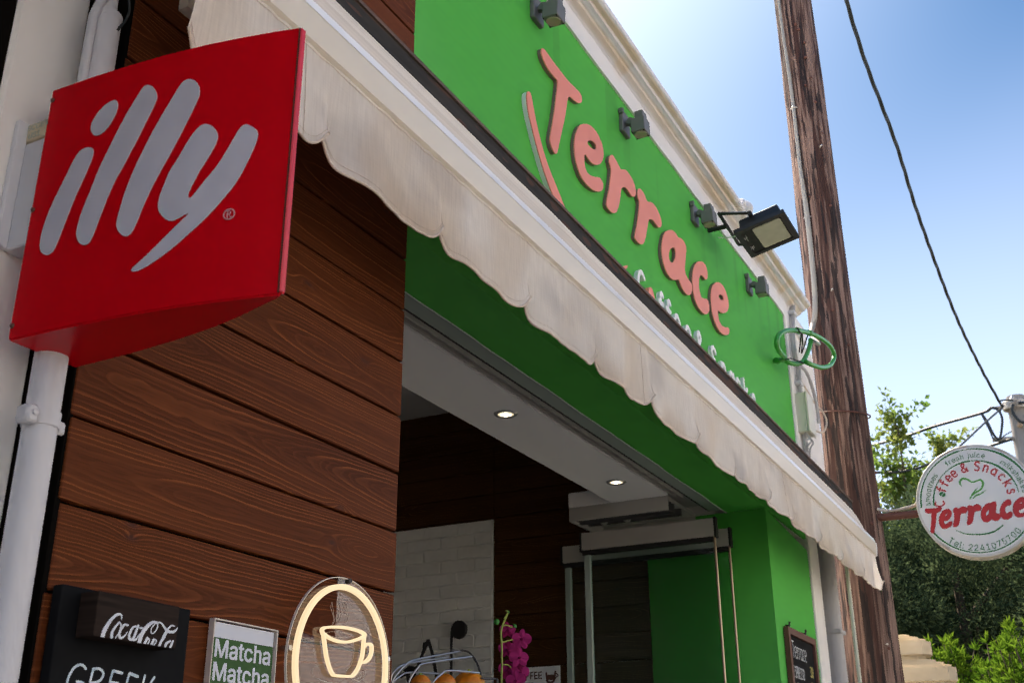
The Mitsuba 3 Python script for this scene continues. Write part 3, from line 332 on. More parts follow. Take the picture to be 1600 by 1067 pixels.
obj('gap_lining', bx(XE, XO - 0.02, 0.0195, 0.14, 0.13, 4.66), 'm_gap', B); obj('gap_lining', bx(1.291, XE + 0.02, 0.070, 0.084, 0.13, 4.66), 'm_gap', B)  # near-black strips put the shade of the gaps into colour
obj('gap_lining', bx(XE - 0.008, XE + 0.004, 0.002, 0.0695, 0.13, 4.66), 'm_gap', B); obj('gap_lining', bx(7.263, 7.30, 0.03, 0.054, 0.13, 3.5), 'm_gap', B)
obj('corner_trim', cat([bx(XG + 0.007, 7.245, -0.012, 0.11, 0.13, 4.659, 0.006)]), 'm_plaster', B)
# cladding boards outside
for k in range(-4, 19):
    z0 = 1.943 + k * PITCH
    a, b = rng.uniform(-0.004, 0.004, 2)
    m = bx(XE + a, XO + 0.3 * b, -0.001, 0.018, z0 + 0.003, min(z0 + PITCH - 0.0035, 4.655), 0.0022)
    m.apply_transform(trimesh.transformations.rotation_matrix(rng.uniform(-0.0012, 0.0012), [0, 1, 0], [1.9, 0, z0]))
    m.apply_translation([0, rng.uniform(-0.002, 0.001), 0]); obj('plank', m, 'm_wood', B)
# boards on the inside side wall (x = 6.1), with a seam at y = 1.72
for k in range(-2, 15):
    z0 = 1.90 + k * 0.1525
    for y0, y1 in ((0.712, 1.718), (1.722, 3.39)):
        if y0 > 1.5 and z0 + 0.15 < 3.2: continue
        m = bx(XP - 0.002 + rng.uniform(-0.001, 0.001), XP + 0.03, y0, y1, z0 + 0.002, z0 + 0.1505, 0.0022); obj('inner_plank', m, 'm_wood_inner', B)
# white painted brick panel inside: each brick a piece of its own
bp = obj('brick_panel', bx(XP - 0.004, XP + 0.03, 1.722, 3.39, 1.7, 3.262), 'm_brick', B)
for r in range(20):
    z0 = 3.262 - 0.0775 * (r + 1); off = (0.0, 0.125)[r % 2]
    y = 1.722 - off
    while y < 3.0:
        a, b = max(y, 1.722), min(y + 0.25, 3.38)
        if b - a > 0.03:
            m = bx(XP - 0.014 + rng.uniform(-0.0025, 0.002), XP - 0.003, a + 0.0035, b - 0.0035, z0 + 0.003, z0 + 0.0745, 0.0035)
            m.apply_transform(trimesh.transformations.rotation_matrix(rng.uniform(-0.008, 0.008), [1, 0, 0], [XP, (a + b) / 2, z0 + 0.04])); obj('brick', m, 'm_brick', bp)
        y += 0.25
# neighbour on the left: a flush near-black panel paints the recess shade beside the white pier
N = thing('neighbour_building', 'neighbouring building at the far left edge, a near-black panel painting in its shade', 'building')
obj('shutter', bx(-3.0, 1.1265, 0.074, 0.12, 0.13, 4.6), 'm_gap', N)  # near-black panel carries the shade of the recess in its colour
obj('canopy', bx(-4.0, 0.93, -1.0, 0.34, 3.40, 3.52), 'm_dark_room', N)  # unseen overhang added to darken the left end of the front
OH = thing('house', 'unseen building added across the street to bounce light', 'house')  # unseen block added to throw sunlight back onto the shop front
oz = [bx(-9.0, 30.0, -17.0, -10.5, 0.0, 9.2)]; obj('wall', cat(oz), 'm_limewash', OH); obj('roof', bx(-9.3, 30.3, -17.2, -10.2, 9.2, 9.4), 'm_cream', OH)
for q in range(9):
    for z in (1.0, 4.3): obj('window', bx(-7.2 + q * 3.7, -5.9 + q * 3.7, -10.53, -10.47, z, z + 1.6), 'm_gap', OH)
# folded glass doors at the right end of the opening
def glass_leaf(x, y0, y1, zt, label):
    d = thing('glass_door', label, 'glass door', 'folded glass door leaves at the end of the opening')
    obj('top_rail', bx(x, x + 0.035, y0, y1, zt - 0.098, zt, 0.003), 'm_alu', d)
    obj('rail_seal', cat([bx(x + 0.006, x + 0.03, y0 + 0.01, y1 - 0.002, zt - 0.125, zt - 0.0985), bx(x - 0.001, x + 0.036, y1 + 0.0005, y1 + 0.012, zt - 0.105, zt + 0.004), bx(x - 0.001, x + 0.036, y0 - 0.012, y0 - 0.0005, zt - 0.105, zt + 0.004)]), 'm_rubber', d)
    obj('pane', bx(x + 0.016, x + 0.0162, y0 + 0.012, y1 - 0.045, 0.20, zt - 0.126), 'm_glass', d)
    obj('stile', cat([bx(x + 0.004, x + 0.030, y1 - 0.048, y1 - 0.012, 0.20, zt - 0.126, 0.003)]), 'm_grey_paint', d)
    obj('edge_bar', tube([(x + 0.016, y0 + 0.004, 0.2), (x + 0.016, y0 + 0.004, zt - 0.02)], 0.0075, 10), 'm_alu_warm', d, smooth=40)
    obj('bottom_rail', bx(x, x + 0.035, y0, y1, 0.165, 0.20), 'm_alu', d)
    return d
glass_leaf(5.74, 0.192, 0.965, 3.022, 'front glass door leaf folded at the right end of the opening')
glass_leaf(5.955, 0.180, 1.185, 3.008, 'rear glass door leaf showing behind the front one')
H = thing('track_housing', 'pale boxed track housing above the folded glass doors', 'track housing')
obj('casing', cat([bx(5.58, 5.594, 0.385, 0.962, 3.053, ZH - 0.0005, 0.002), bx(6.02, 6.034, 0.385, 0.962, 3.053, ZH - 0.0005), bx(5.594, 6.02, 0.948, 0.962, 3.053, ZH - 0.0005), bx(5.594, 6.02, 0.385, 0.948, ZH - 0.02, ZH - 0.0005)]), 'm_alu', H)
obj('upper_box', bx(5.578, 6.08, 0.711, 0.964, ZH + 0.0008, 3.213, 0.002), 'm_board_white', H)
obj('guide_rail', cat([bx(5.64, 5.652, 0.39, 0.945, 3.062, ZH - 0.021), bx(5.68, 5.70, 0.39, 0.945, 3.055, ZH - 0.021), bx(5.80, 5.815, 0.39, 0.945, 3.07, ZH - 0.021)]), 'm_track', H)
obj('roller', cat([tube([(5.72, 0.84, 3.085), (5.79, 0.84, 3.085)], 0.022, 14), tube([(5.72, 0.70, 3.085), (5.79, 0.70, 3.085)], 0.022, 14)]), 'm_alu', H, smooth=40)
# downlights
for i, (x, y, lb) in enumerate(((3.979, 0.510, 'left recessed downlight glowing in the white ceiling board'), (5.198, 0.518, 'right recessed downlight glowing in the white ceiling board'))):
    d = thing('downlight', lb, 'downlight', 'downlights in the ceiling board')
    obj('rim', moved(revolve([(0.034, 0.0), (0.036, -0.004), (0.047, -0.005), (0.051, -0.0015), (0.051, 0.001), (0.034, 0.001)], 32), (x, y, ZH - 0.0012)), 'm_steel', d, smooth=40)
    k = obj('lens', moved(revolve([(0.0, -0.0022), (0.033, -0.0022), (0.033, 0.0002), (0.0, 0.0002)], 24), (x, y, ZH - 0.0012)), 'm_white', d)
    for q in range(4):
        e = obj('led', moved(ball((0, 0, 0), 0.0085, 2, (1, 1, 0.5)), (x + 0.0155 * math.cos(q * 1.571 + 0.5), y + 0.0155 * math.sin(q * 1.571 + 0.5), ZH - 0.0045)), 'm_white', d)
        scene[e]['emitter'] = {'type': 'area', 'radiance': rgb(0.55, 0.47, 0.34)}
    scene[k]['emitter'] = {'type': 'area', 'radiance': rgb(0.075, 0.062, 0.036)}

# ---------------------------------------------------------------- the awning
A = thing('awning', 'retracted cream canvas awning with scalloped valance across the whole shop front', 'awning')
YA = -0.28; SC = (1.6 + YA) / 1.2
zz = lambda z: 1.6 + (z - 1.6) * SC
AX0, AX1 = 1.235, 7.77
ZT, ZB, ZN, ZL = zz(3.092), zz(3.000), zz(2.832), zz(2.775)
rp = [(YA + 0.030, ZB + 0.002), (YA + 0.008, ZB - 0.003), (YA - 0.003, ZB + 0.006), (YA - 0.008, ZT - 0.026), (YA - 0.006, ZT - 0.018), (YA + 0.008, ZT - 0.001), (YA + 0.014, ZT), (YA + 0.035, ZT - 0.004)]
obj('front_rail', profile_x(rp, AX0, AX1), 'm_rail', A, smooth=25)
ec = profile_x([(y * 1.0 - 0.002 if y < YA + 0.02 else y + 0.002, z + (0.003 if z > ZB + 0.04 else -0.003)) for y, z in rp], AX1 + 0.0005, AX1 + 0.022)
obj('end_cap', ec, 'm_white', A)
notch = [1.176, 1.520, 1.953, 2.396, 2.851, 3.272, 3.712, 4.181, 4.632, 5.065, 5.557, 6.048, 6.55, 7.11]
notch = [n * SC for n in notch]; notch[0] = AX0 + 0.015; notch[-1] = AX1 - 0.005
NU = 44; cols = []
jit = rng.uniform(-1, 1, (len(notch), 4))
for i in range(len(notch) - 1):
    a, b = notch[i], notch[i + 1]
    for s in np.linspace(0, 1, NU, endpoint=(i == len(notch) - 2)):
        x = a + (b - a) * s
        up = max(math.exp(-(s / 0.055) ** 1.6), math.exp(-((1 - s) / (0.075 + 0.02 * jit[i, 0])) ** 1.7))
        zb = ZL + (ZN - ZL) * up + 0.004 * jit[i, 1] + 0.006 * math.sin(math.pi * s) * jit[i, 2]
        saw = (1 / (1 + math.exp(-(s - 0.86) / 0.03))) * math.exp(-((1 - s) / 0.22) ** 2)     # lifts outward just before the notch
        back = math.exp(-(s / 0.16) ** 2)                                                        # tucks in just after it
        cols.append((x, zb, saw * (0.8 + 0.4 * jit[i, 3]) - 0.9 * back, s))
NV = 14; V = []
for x, zb, w, s in cols:
    top = ZB + 0.004
    for k in range(NV):
        t = k / (NV - 1)
        fold = 0.0075 * math.sin(x * 14.0 + 1.3 * math.sin(x * 3.7)) * t + 0.0045 * math.sin(x * 31.0 + t * 2 + 2 * math.sin(x * 5.1)) * t + 0.0012 * math.sin(x * 73.0 + 5 * math.sin(x * 9.0) + 3 * t)
        V.append((x, YA + 0.006 - 0.016 * w * t ** 3.2 - fold - 0.006 * t, top + (zb - top) * t))
V = np.array(V); n = len(cols)
i, j = np.meshgrid(np.arange(n - 1), np.arange(NV - 1), indexing='ij'); q = np.stack([i * NV + j, (i + 1) * NV + j, (i + 1) * NV + j + 1, i * NV + j + 1], -1).reshape(-1, 4)
obj('valance', (V, q), 'm_canvas', A, smooth=True)
bot = V.reshape(n, NV, 3)[:, -1]; obj('hem', tube(bot + [0, -0.001, 0], 0.0032, 6), 'm_cord', A, smooth=True)
st = V.reshape(n, NV, 3)[:, -2] + [0, -0.0016, -0.002]; obj('hem_stitching', tube(st, 0.0005, 4), 'm_cord', A)
st = V.reshape(n, NV, 3)[:, 1] + [0, -0.0016, 0.004]; obj('top_stitching', tube(st, 0.0008, 4), 'm_cord', A)
for xs_ in (1.575, 3.530, 5.43):
    k = int(np.argmin(abs(V.reshape(n, NV, 3)[:, 0, 0] - xs_))); P = V.reshape(n, NV, 3)[k] + [0, -0.0014, 0]; obj('seam', tube(P, 0.0009, 4), 'm_cord', A)
# canvas from the rail up to the roller, a bit slack
NX, NT = 220, 9; F = []
for x in np.linspace(AX0, AX1 + 0.02, NX):
    sag = 0.010 * meshkit.fbm(np.array([x * 1.7, 3.0, 0.0]), 3, 5) + 0.012 * math.exp(-((x - 3.05) / 0.18) ** 2)
    for k in range(NT):
        t = k / (NT - 1); F.append((x, YA + 0.028 + 0.112 * t - sag * math.sin(math.pi * t), ZT - 0.006 + (3.500 - ZT) * t + 0.008 * math.sin(math.pi * t)))
F = np.array(F); i, j = np.meshgrid(np.arange(NX - 1), np.arange(NT - 1), indexing='ij'); q = np.stack([i * NT + j, (i + 1) * NT + j, (i + 1) * NT + j + 1, i * NT + j + 1], -1).reshape(-1, 4)
obj('canvas', (F, q), 'm_canvas_top', A, smooth=True)
obj('rail_lip', profile_x([(YA - 0.0085, ZT - 0.022), (YA + 0.003, ZT + 0.012), (YA + 0.010, ZT + 0.013), (YA + 0.012, ZT + 0.0005), (YA - 0.005, ZT - 0.0175)], AX0, AX1), 'm_rail_highlight', A)  # whiter strip paints the highlight along the top of the rail
obj('roller', tube([(AX0, -0.085, 3.495), (AX1, -0.085, 3.495)], 0.035, 16), 'm_canvas', A, smooth=40)
hx = np.linspace(0.98, 7.84, 300); low = 3.470 + 0.030 * (meshkit.fbm(np.stack([hx * 5.0, hx * 0 + 1, hx * 0], -1), 4, 21) - 0.5) - 0.012 * np.maximum(0, meshkit.noise(np.stack([hx * 2.1, hx * 0, hx * 0], -1), 8) - 0.55)
obj('hood', cat([on_front(extr(Polygon(list(zip(hx, low)) + [(7.84, 3.530), (0.98, 3.530)]), 0.012), -0.152), profile_x([(-0.1395, 3.508), (-0.1395, 3.530), (-0.002, 3.58), (-0.002, 3.555)], 0.98, 7.84)]), 'm_hood', A)
obj('hood_lip', profile_x([(-0.158, 3.5305), (-0.158, 3.542), (-0.14, 3.547), (-0.002, 3.598), (-0.002, 3.5815), (-0.14, 3.5315)], 0.98, 7.842), 'm_hood_edge', A)
for x in (1.5, 3.3, 5.1, 6.9):
    obj('arm', cat([tube([(x, -0.02, 3.28), (x + 0.02, -0.14, 3.24), (x, -0.245, 3.19)], 0.014, 8), bx(x - 0.04, x + 0.04, -0.03, -0.002, 3.24, 3.34)]), 'm_rail', A)
# ---------------------------------------------------------------- lettering on the green fascia
L = thing('fascia_lettering', 'big coral pink hand-drawn cut-out word on the upper green wall', 'lettering')
def ring_poly(o, h=None, it=2):
    p = Polygon(chaikin(o, it)).buffer(0)
    return p.difference(Polygon(chaikin(h, it))) if h else p
LP = [ring_poly(o, h) for o, h in D['LET']]
for p in LP:
    k = obj('letter', on_front(extr(p, 0.005), -0.020), 'm_coral', L)
    obj('letter_edge', on_front(extr(p.buffer(-0.001), 0.014), -0.0148), 'm_coral_side', k)
W_ = thing('fascia_swash', 'thin curved coral stroke with shiny metal side, left of the big coral word', 'lettering')
for s in D['SW']:
    p = ring_poly(s); obj('stroke', on_front(extr(p, 0.004), -0.022), 'm_coral', W_); obj('metal_edge', on_front(extr(p.buffer(-0.0005), 0.020), -0.0178), 'm_edge_light', W_)
S_ = thing('small_lettering', 'row of small white cut-out letters half hidden behind the awning hood', 'lettering')
def arc(cx, cy, rx, ry, a0, a1, n=9): return [(cx + rx * math.cos(math.radians(t)), cy + ry * math.sin(math.radians(t))) for t in np.linspace(a0, a1, n)]
GL = {  # single-stroke letters, x-height 0.72, cap height 1
 'C': [arc(.36, .5, .34, .5, 50, 310)], 'o': [arc(.3, .36, .28, .36, 0, 360, 13)], 'f': [[(.46, .93), (.36, 1.0), (.24, .92), (.22, .75), (.22, 0)], [(.05, .62), (.42, .62)]],
 'e': [[(.05, .38), (.55, .38), (.5, .62), (.3, .74), (.1, .62), (.03, .36), (.1, .1), (.32, -.02), (.54, .1)]],
 '&': [[(.72, 0), (.2, .66), (.2, .88), (.36, 1.0), (.5, .88), (.46, .7), (.1, .36), (.08, .14), (.28, -.02), (.5, .08), (.7, .38)]],
 'S': [[(.56, .86), (.4, 1.0), (.2, .96), (.08, .8), (.16, .6), (.42, .46), (.56, .28), (.48, .06), (.28, -.02), (.06, .1)]],
 'n': [[(.06, .7), (.06, 0)], [(.06, .5), (.2, .7), (.4, .7), (.5, .52), (.5, 0)]], 'a': [arc(.28, .36, .25, .35, 40, 320, 11), [(.55, .72), (.53, .3), (.6, 0)]], 'c': [arc(.3, .36, .28, .36, 50, 310)],
 'k': [[(.06, 1.0), (.06, 0)], [(.48, .7), (.08, .32)], [(.2, .42), (.52, 0)]], 's': [[(.44, .62), (.28, .74), (.1, .64), (.12, .46), (.38, .3), (.46, .14), (.3, -.02), (.04, .08)]],
 'T': [[(0, 1), (.6, 1)], [(.3, 1), (.3, 0)]], 'r': [[(.06, .7), (.06, 0)], [(.06, .46), (.2, .7), (.4, .68)]], 'E': [[(.5, 1), (.06, 1), (.06, 0), (.5, 0)], [(.06, .52), (.42, .52)]], 'P': [[(.06, 0), (.06, 1), (.36, 1), (.5, .86), (.5, .62), (.36, .48), (.06, .48)]],
 'R': [[(.06, 0), (.06, 1), (.36, 1), (.5, .86), (.5, .62), (.36, .48), (.06, .48)], [(.24, .48), (.54, 0)]], 'O': [arc(.32, .5, .3, .5, 0, 360, 13)], 'A': [[(0, 0), (.3, 1), (.6, 0)], [(.12, .36), (.48, .36)]], 'U': [[(.04, 1), (.04, .2), (.3, 0), (.54, .2), (.54, 1)]],
 'I': [[(.1, 1), (.1, 0)]], 'N': [[(.04, 0), (.04, 1), (.54, 0), (.54, 1)]], 'F': [[(.5, 1), (.06, 1), (.06, 0)], [(.06, .52), (.42, .52)]], '3': [[(.04, .9), (.28, 1), (.5, .8), (.26, .54), (.52, .26), (.28, 0), (.02, .1)]], '0': [arc(.28, .5, .26, .5, 0, 360, 13)],
 '5': [[(.5, 1), (.1, 1), (.08, .58), (.34, .64), (.52, .34), (.32, 0), (.04, .08)]], '.': [[(.1, .02), (.12, .04)]], ' ': []}
STR = {'T', 'E', 'I', 'N', 'A', 'k', 'F'}
def glyph(ch, x, z, h, w, wide=1.0):
    o = []
    for s in GL[ch]:
        p = np.array(s) * [h * wide, h] + [x, z]
        o.append(unary_union([stroke(p[k:k + 2], w) for k in range(len(p) - 1)]) if ch in STR or len(p) == 2 else stroke(p, w, 4))
    return unary_union(o) if o else None
def write(s, x, z, h, w, wide=1.0, gap=0.16):
    o = []
    for ch in s:
        g_ = glyph(ch, x, z, h, w, wide)
        if g_ is not None: o.append(g_); x = g_.bounds[2] - w / 2 + gap * h * wide
        else: x += 0.4 * h * wide
    return unary_union(o)
for ch, x, hh in (('C', 4.175, 1), ('f', 4.425, 1), ('f', 4.522, 1), ('e', 4.63, 1), ('e', 4.783, 1), ('&', 4.945, 1), ('S', 5.175, 1), ('n', 5.335, 1), ('a', 5.475, 1), ('c', 5.59, 1), ('k', 5.735, 1), ('s', 5.885, 1)):
    g_ = glyph(ch, x * 1.0128, 3.660, 0.137, 0.024)
    k = obj('letter', on_front(extr(g_, 0.004), -0.020), 'm_white', S_); obj('letter_edge', on_front(extr(g_.buffer(-0.001), 0.015), -0.0158), 'm_edge_light', k)
gb = Polygon(arc(4.39, 3.715, 0.040, 0.055, 0, 360, 24)); obj('coffee_bean', on_front(extr(gb, 0.019), -0.020), 'm_coral', S_, label='coral bean-shaped letter in the small white row')
# ---------------------------------------------------------------- spotlights and floodlight
for x0, lb in ((3.225, 'square grey spotlight at the top edge of the photo, first along the fascia'), (4.135, 'square grey spotlight beside the first big coral letters, second along the fascia'), (5.115, 'square grey spotlight just left of the black floodlight'), (6.115, 'square grey spotlight nearest the wooden pole')):
    s = thing('spotlight', lb, 'spotlight', 'square spotlights along the green fascia')
    cx, cy = x0 + 0.035, -0.088
    obj('base_plate', cat([bx(cx - 0.035, cx + 0.055, -0.020, 0.002, 4.462, 4.575, 0.004), bx(cx - 0.045, cx - 0.03, -0.026, -0.002, 4.55, 4.578, 0.003)]), 'm_lampbody', s)
    obj('arm', cat([tube([(cx + 0.005, -0.018, 4.517), (cx + 0.005, -0.062, 4.512)], 0.014, 12), tube([(cx - 0.016, -0.046, 4.514), (cx + 0.026, -0.046, 4.514)], 0.017, 12)]), 'm_lampbody', s, smooth=40)
    R = trimesh.transformations.rotation_matrix(math.radians(rng.uniform(-4, 4)), [1, 0, 0], [cx, cy, 4.49])
    def tr(m): m = m.copy(); m.apply_transform(R); return m
    hd = obj('head', tr(bx(cx - 0.037, cx + 0.037, cy - 0.035, cy + 0.032, 4.436, 4.510, 0.003)), 'm_lampbody', s)
    obj('driver_box', tr(bx(cx - 0.028, cx + 0.028, cy - 0.026, cy + 0.014, 4.5105, 4.548, 0.003)), 'm_lampbody', s)
    obj('lens', tr(moved(revolve([(0, 0.0), (0.022, -0.001), (0.0265, -0.003), (0.029, -0.003), (0.029, 0.002), (0, 0.002)], 28), (cx, cy - 0.001, 4.4352))), 'm_lens', hd, smooth=40)
    obj('screw', cat([tr(moved(trimesh.creation.cylinder(0.0032, 0.003, sections=8), (cx + a * 0.030, cy + b * 0.028, 4.4355))) for a in (-1, 1) for b in (-1, 1)]), 'm_gap', hd)
Fl = thing('floodlight', 'black rectangular floodlight on a bracket in front of the parapet', 'floodlight')
FA, FB = np.array([-0.176, 4.428]), np.array([-0.455, 4.488])       # (y, z) of the bezel's wall side and street side
ang = math.atan2(FB[1] - FA[1], -(FB[0] - FA[0]))
fc = np.array([5.46, (FA[0] + FB[0]) / 2, (FA[1] + FB[1]) / 2])
FR = trimesh.transformations.rotation_matrix(-ang, [1, 0, 0]); FR[:3, 3] = fc
def fl_(m): m = m.copy(); m.apply_transform(FR); return m
Lh = np.linalg.norm(FB - FA) / 2; Wh = 0.165
fr = Polygon([(-Wh, -Lh), (Wh, -Lh), (Wh, Lh), (-Wh, Lh)]).buffer(-0.006).buffer(0.006)
win = sbox(-Wh + 0.030, -Lh + 0.030, Wh - 0.030, Lh - 0.028).buffer(-0.012).buffer(0.012)
be = extr(fr.difference(win), 0.020); obj('bezel', fl_(be), 'm_flood_black', Fl)
obj('body', fl_(cat([moved(trimesh.Trimesh(np.array([(sx * a, sy * b - 0.01, z) for a, b, z in ((Wh - 0.020, Lh - 0.026, 0.0205), (Wh - 0.026, Lh - 0.034, 0.075), (Wh - 0.045, Lh - 0.05, 0.088)) for sx in (-1, 1) for sy in (-1, 1)])).convex_hull, (0, 0, 0))])), 'm_flood_black', Fl)
gp = extr(win, 0.004); obj('inner_panel', fl_(moved(gp, (0, 0, 0.006))), 'm_rubber', Fl)
gw = sbox(-Wh + 0.045, -Lh + 0.045, Wh - 0.045, Lh - 0.105).buffer(-0.014).buffer(0.014)
gw = sbox(-Wh + 0.042, -Lh + 0.038, Wh - 0.042, Lh - 0.092).buffer(-0.012).buffer(0.012)
obj('glass', fl_(moved(extr(gw, 0.003), (0, 0, 0.0025))), 'm_flood_glass', Fl)
mk = []
for x_, l_, y_ in ((-0.085, 0.03, 0.062), (-0.062, 0.05, 0.066), (-0.07, 0.034, 0.075), (0.05, 0.03, 0.060), (0.055, 0.04, 0.068), (0.05, 0.036, 0.075)): mk.append(moved(bx(0, l_, 0, 0.0035, 0, 0.0008), (x_, Lh - 0.098 + y_ - 0.01, 0.0048)))
obj('printed_marks', fl_(cat(mk)), 'm_print_grey', Fl)
pv = np.array([-0.273, 4.523])
obj('bracket', cat([tube([(5.285, -0.108, 4.562), (5.285, pv[0] - 0.005, pv[1])], 0.010, 4), tube([(5.635, -0.108, 4.535), (5.635, pv[0] - 0.005, pv[1] - 0.015)], 0.010, 4), tube([(5.28, -0.108, 4.562), (5.64, -0.108, 4.535)], 0.010, 4), tube([(5.42, 0.0, 4.55), (5.42, -0.108, 4.55)], 0.014, 8), tube([(5.28, pv[0], pv[1]), (5.31, pv[0], pv[1])], 0.013, 10)]), 'm_flood_black', Fl)
obj('lead', tube([(5.40, -0.20, 4.53), (5.45, -0.15, 4.50), (5.50, -0.10, 4.52), (5.55, -0.02, 4.56)], 0.004, 6, 4), 'm_white', Fl)
# ---------------------------------------------------------------- red projecting sign
R_ = thing('projecting_sign', 'red wedge-shaped illuminated box sign with white brush lettering on the white pier', 'sign')
YS = np.array([-0.530, -0.527, -0.517, -0.49, -0.42, -0.355, -0.263, -0.172, -0.11, 0.0]); XN = np.array([1.256, 1.2535, 1.2525, 1.2445, 1.2285, 1.2155, 1.2025, 1.1945, 1.190, 1.186])
XF = np.array([1.262, 1.2655, 1.2675, 1.2745, 1.2945, 1.3085, 1.321, 1.3285, 1.3315, 1.3335])
order = np.argsort(YS); ys, xn, xf = YS[order], XN[order], XF[order]
yf = np.linspace(-0.53, 0.0, 48); pn, pf = np.interp(yf, ys, xn), np.interp(yf, ys, xf)
plan = Polygon([(x, y) for x, y in zip(pn, yf)] + [(x, y) for x, y in zip(pf[::-1], yf[::-1])])
ZS0, ZS1 = 2.348, 2.858
sg = extr(plan, ZS1 - ZS0); sg.apply_translation([0, 0, ZS0]); obj('cabinet', sg, 'm_red', R_, smooth=30)
def on_curve(poly, off, inset=0.0):
    m = extr(poly, 0.001); m = trimesh.Trimesh(*trimesh.remesh.subdivide_to_size(m.vertices, m.faces, 0.025)); v = m.vertices
    m.vertices = np.stack([np.interp(v[:, 0], ys, xn) - off + (0.001 - v[:, 2]), v[:, 0], v[:, 1]], 1); m.invert(); return m
for p in D['ILLY']: obj('letter', on_curve(ring_poly(p, None, 2), 0.0022), 'm_lavender', R_)
ry, rz = D['REG']
obj('registered_mark', on_curve(unary_union([Point(ry, rz).buffer(0.0105).difference(Point(ry, rz).buffer(0.0085)), stroke([(ry + 0.003, rz - 0.006), (ry + 0.003, rz + 0.006), (ry - 0.002, rz + 0.005), (ry - 0.002, rz + 0.001), (ry + 0.003, rz)], 0.0018, 2), stroke([(ry + 0.0005, rz), (ry - 0.0035, rz - 0.006)], 0.0018)]), 0.002), 'm_regmark', R_)
obj('nose_strip', bx(1.2535, 1.2665, -0.5345, -0.5302, ZS0 + 0.001, ZS1 - 0.001, 0.002), 'm_redlight', R_)
[obj('screw', ball((1.186, -0.004, z), 0.005, 1), 'm_frame_brown', R_) for z in (2.372, 2.60, 2.835)]
obj('seam', bx(1.2525, 1.2675, -0.5299, -0.5292, ZS0 + 0.001, ZS1 - 0.001), 'm_frame_brown', R_)
obj('bottom_cap', (lambda m: moved(m, (0, 0, ZS0 - 0.003)))(extr(plan.buffer(-0.002), 0.0028)), 'm_red', R_)
# white wall box behind the sign
Wb = thing('wall_box', 'white painted meter box with a small embossed plate, half hidden by the red sign', 'box')
obj('body', bx(1.190, 1.31, 0.006, 0.0655, 2.535, 2.760, 0.003), 'm_pipe_white', Wb); obj('back_flange', bx(1.165, 1.1895, 0.052, 0.0655, 2.535, 2.80, 0.003), 'm_pipe_white', Wb)
pl = obj('embossed_plate', bx(1.186, 1.30, 0.004, 0.0655, 2.7605, 2.798, 0.002), 'm_cream', Wb)
t1 = cat([moved(txt('ISCCES', 0.0125, 0.0008), (-0.062, 2.7825, 0)), moved(txt('US1', 0.012, 0.0008), (-0.048, 2.7645, 0))]); obj('text', on_left(t1, 1.1852), 'm_grey_paint', pl)
obj('screw', ball((1.178, 0.064, 2.785), 0.006, 1), 'm_frame_brown', Wb)
# pipes at the left
P1 = thing('drainpipe', 'white drainpipe with a wall clamp between the white pier and the wood cladding', 'drainpipe')
obj('pipe', tube([(1.274, -0.006, 0.13), (1.274, -0.006, 3.085)], 0.0295, 24), 'm_pipe_white', P1, smooth=40)
obj('upper_stub', cat([tube([(1.274, -0.006, 3.085), (1.274, -0.006, 3.6)], 0.017, 16), tube([(1.274, -0.006, 3.078), (1.274, -0.006, 3.092)], 0.0305, 24)]), 'm_pipe_white', P1, smooth=40)
cl = obj('clamp', cat([tube([(1.274, -0.006, 2.212), (1.274, -0.006, 2.240)], 0.0325, 24), bx(1.222, 1.248, -0.034, 0.0, 2.207, 2.241, 0.006), bx(1.298, 1.33, -0.006, 0.006, 2.213, 2.237, 0.004)]), 'm_pipe_white', P1, smooth=40)
obj('screw', moved(revolve([(0, 0), (0.006, 0), (0.006, 0.004), (0, 0.006)], 12, 'y'), (1.236, -0.034, 2.226)), 'm_pipe_white', cl)
P2 = thing('conduit', 'thin white conduit running down beside the drainpipe above the red sign', 'conduit')
obj('pipe', tube([(1.236, -0.012, 2.60), (1.236, -0.012, 3.0), (1.240, -0.014, 3.08), (1.262, -0.03, 3.16), (1.30, -0.03, 3.24)], 0.0095, 12, 6), 'm_pipe_white', P2, smooth=40)
obj('wire', tube([(1.25, -0.045, 3.20), (1.285, -0.05, 3.12), (1.295, -0.04, 3.09), (1.28, -0.035, 3.05)], 0.0028, 6, 6), 'm_cable', P2)

# ---------------------------------------------------------------- boards on the cladding, bottom left
K = thing('black_board', 'black chalk menu board with hand-drawn capital letters at the lower left', 'menu board')
obj('panel', bx(1.352, 1.664, -0.030, -0.006, 1.25, 1.953, 0.002), 'm_chalkboard', K)
obj('chalk_letter', on_front(extr(unary_union([stroke(p, w) for p, w in D['GREEK'][:1]]), 0.0008), -0.0308), 'm_chalk_blue', K)
for a, b in ((1, 4), (4, 8), (8, 12), (12, 15)): obj('chalk_letter', on_front(extr(unary_union([stroke(p, w) for p, w in D['GREEK'][a:b]]), 0.0008), -0.0308), 'm_chalk_blue', K)
Q = thing('wood_plaque', 'small dark wooden block with white script lettering, fixed on the black board', 'plaque')
px0, px1, pz0, pz1 = 1.392, 1.588, 1.868, 1.944
obj('block', bx(px0, px1, -0.0745, -0.0305, pz0, pz1, 0.0015), 'm_plaque_wood', Q)
clip = sbox(px0 + 0.002, pz0 + 0.0005, px1 - 0.002, pz1)
obj('script', on_front(extr(unary_union([stroke(p, np.array(w) * 1.22) for p, w in D['COLA']]).intersection(clip), 0.0008), -0.0756), 'm_cola', Q)
M_ = thing('poster_holder', 'green poster with repeated white word in a clear acrylic holder', 'poster')
obj('card', bx(1.750, 1.934, -0.0155, -0.006, 1.30, 1.9435), 'm_poster_text', M_)
k = obj('poster', bx(1.7503, 1.9337, -0.0162, -0.0157, 1.30, 1.9135), 'm_poster_green', M_)
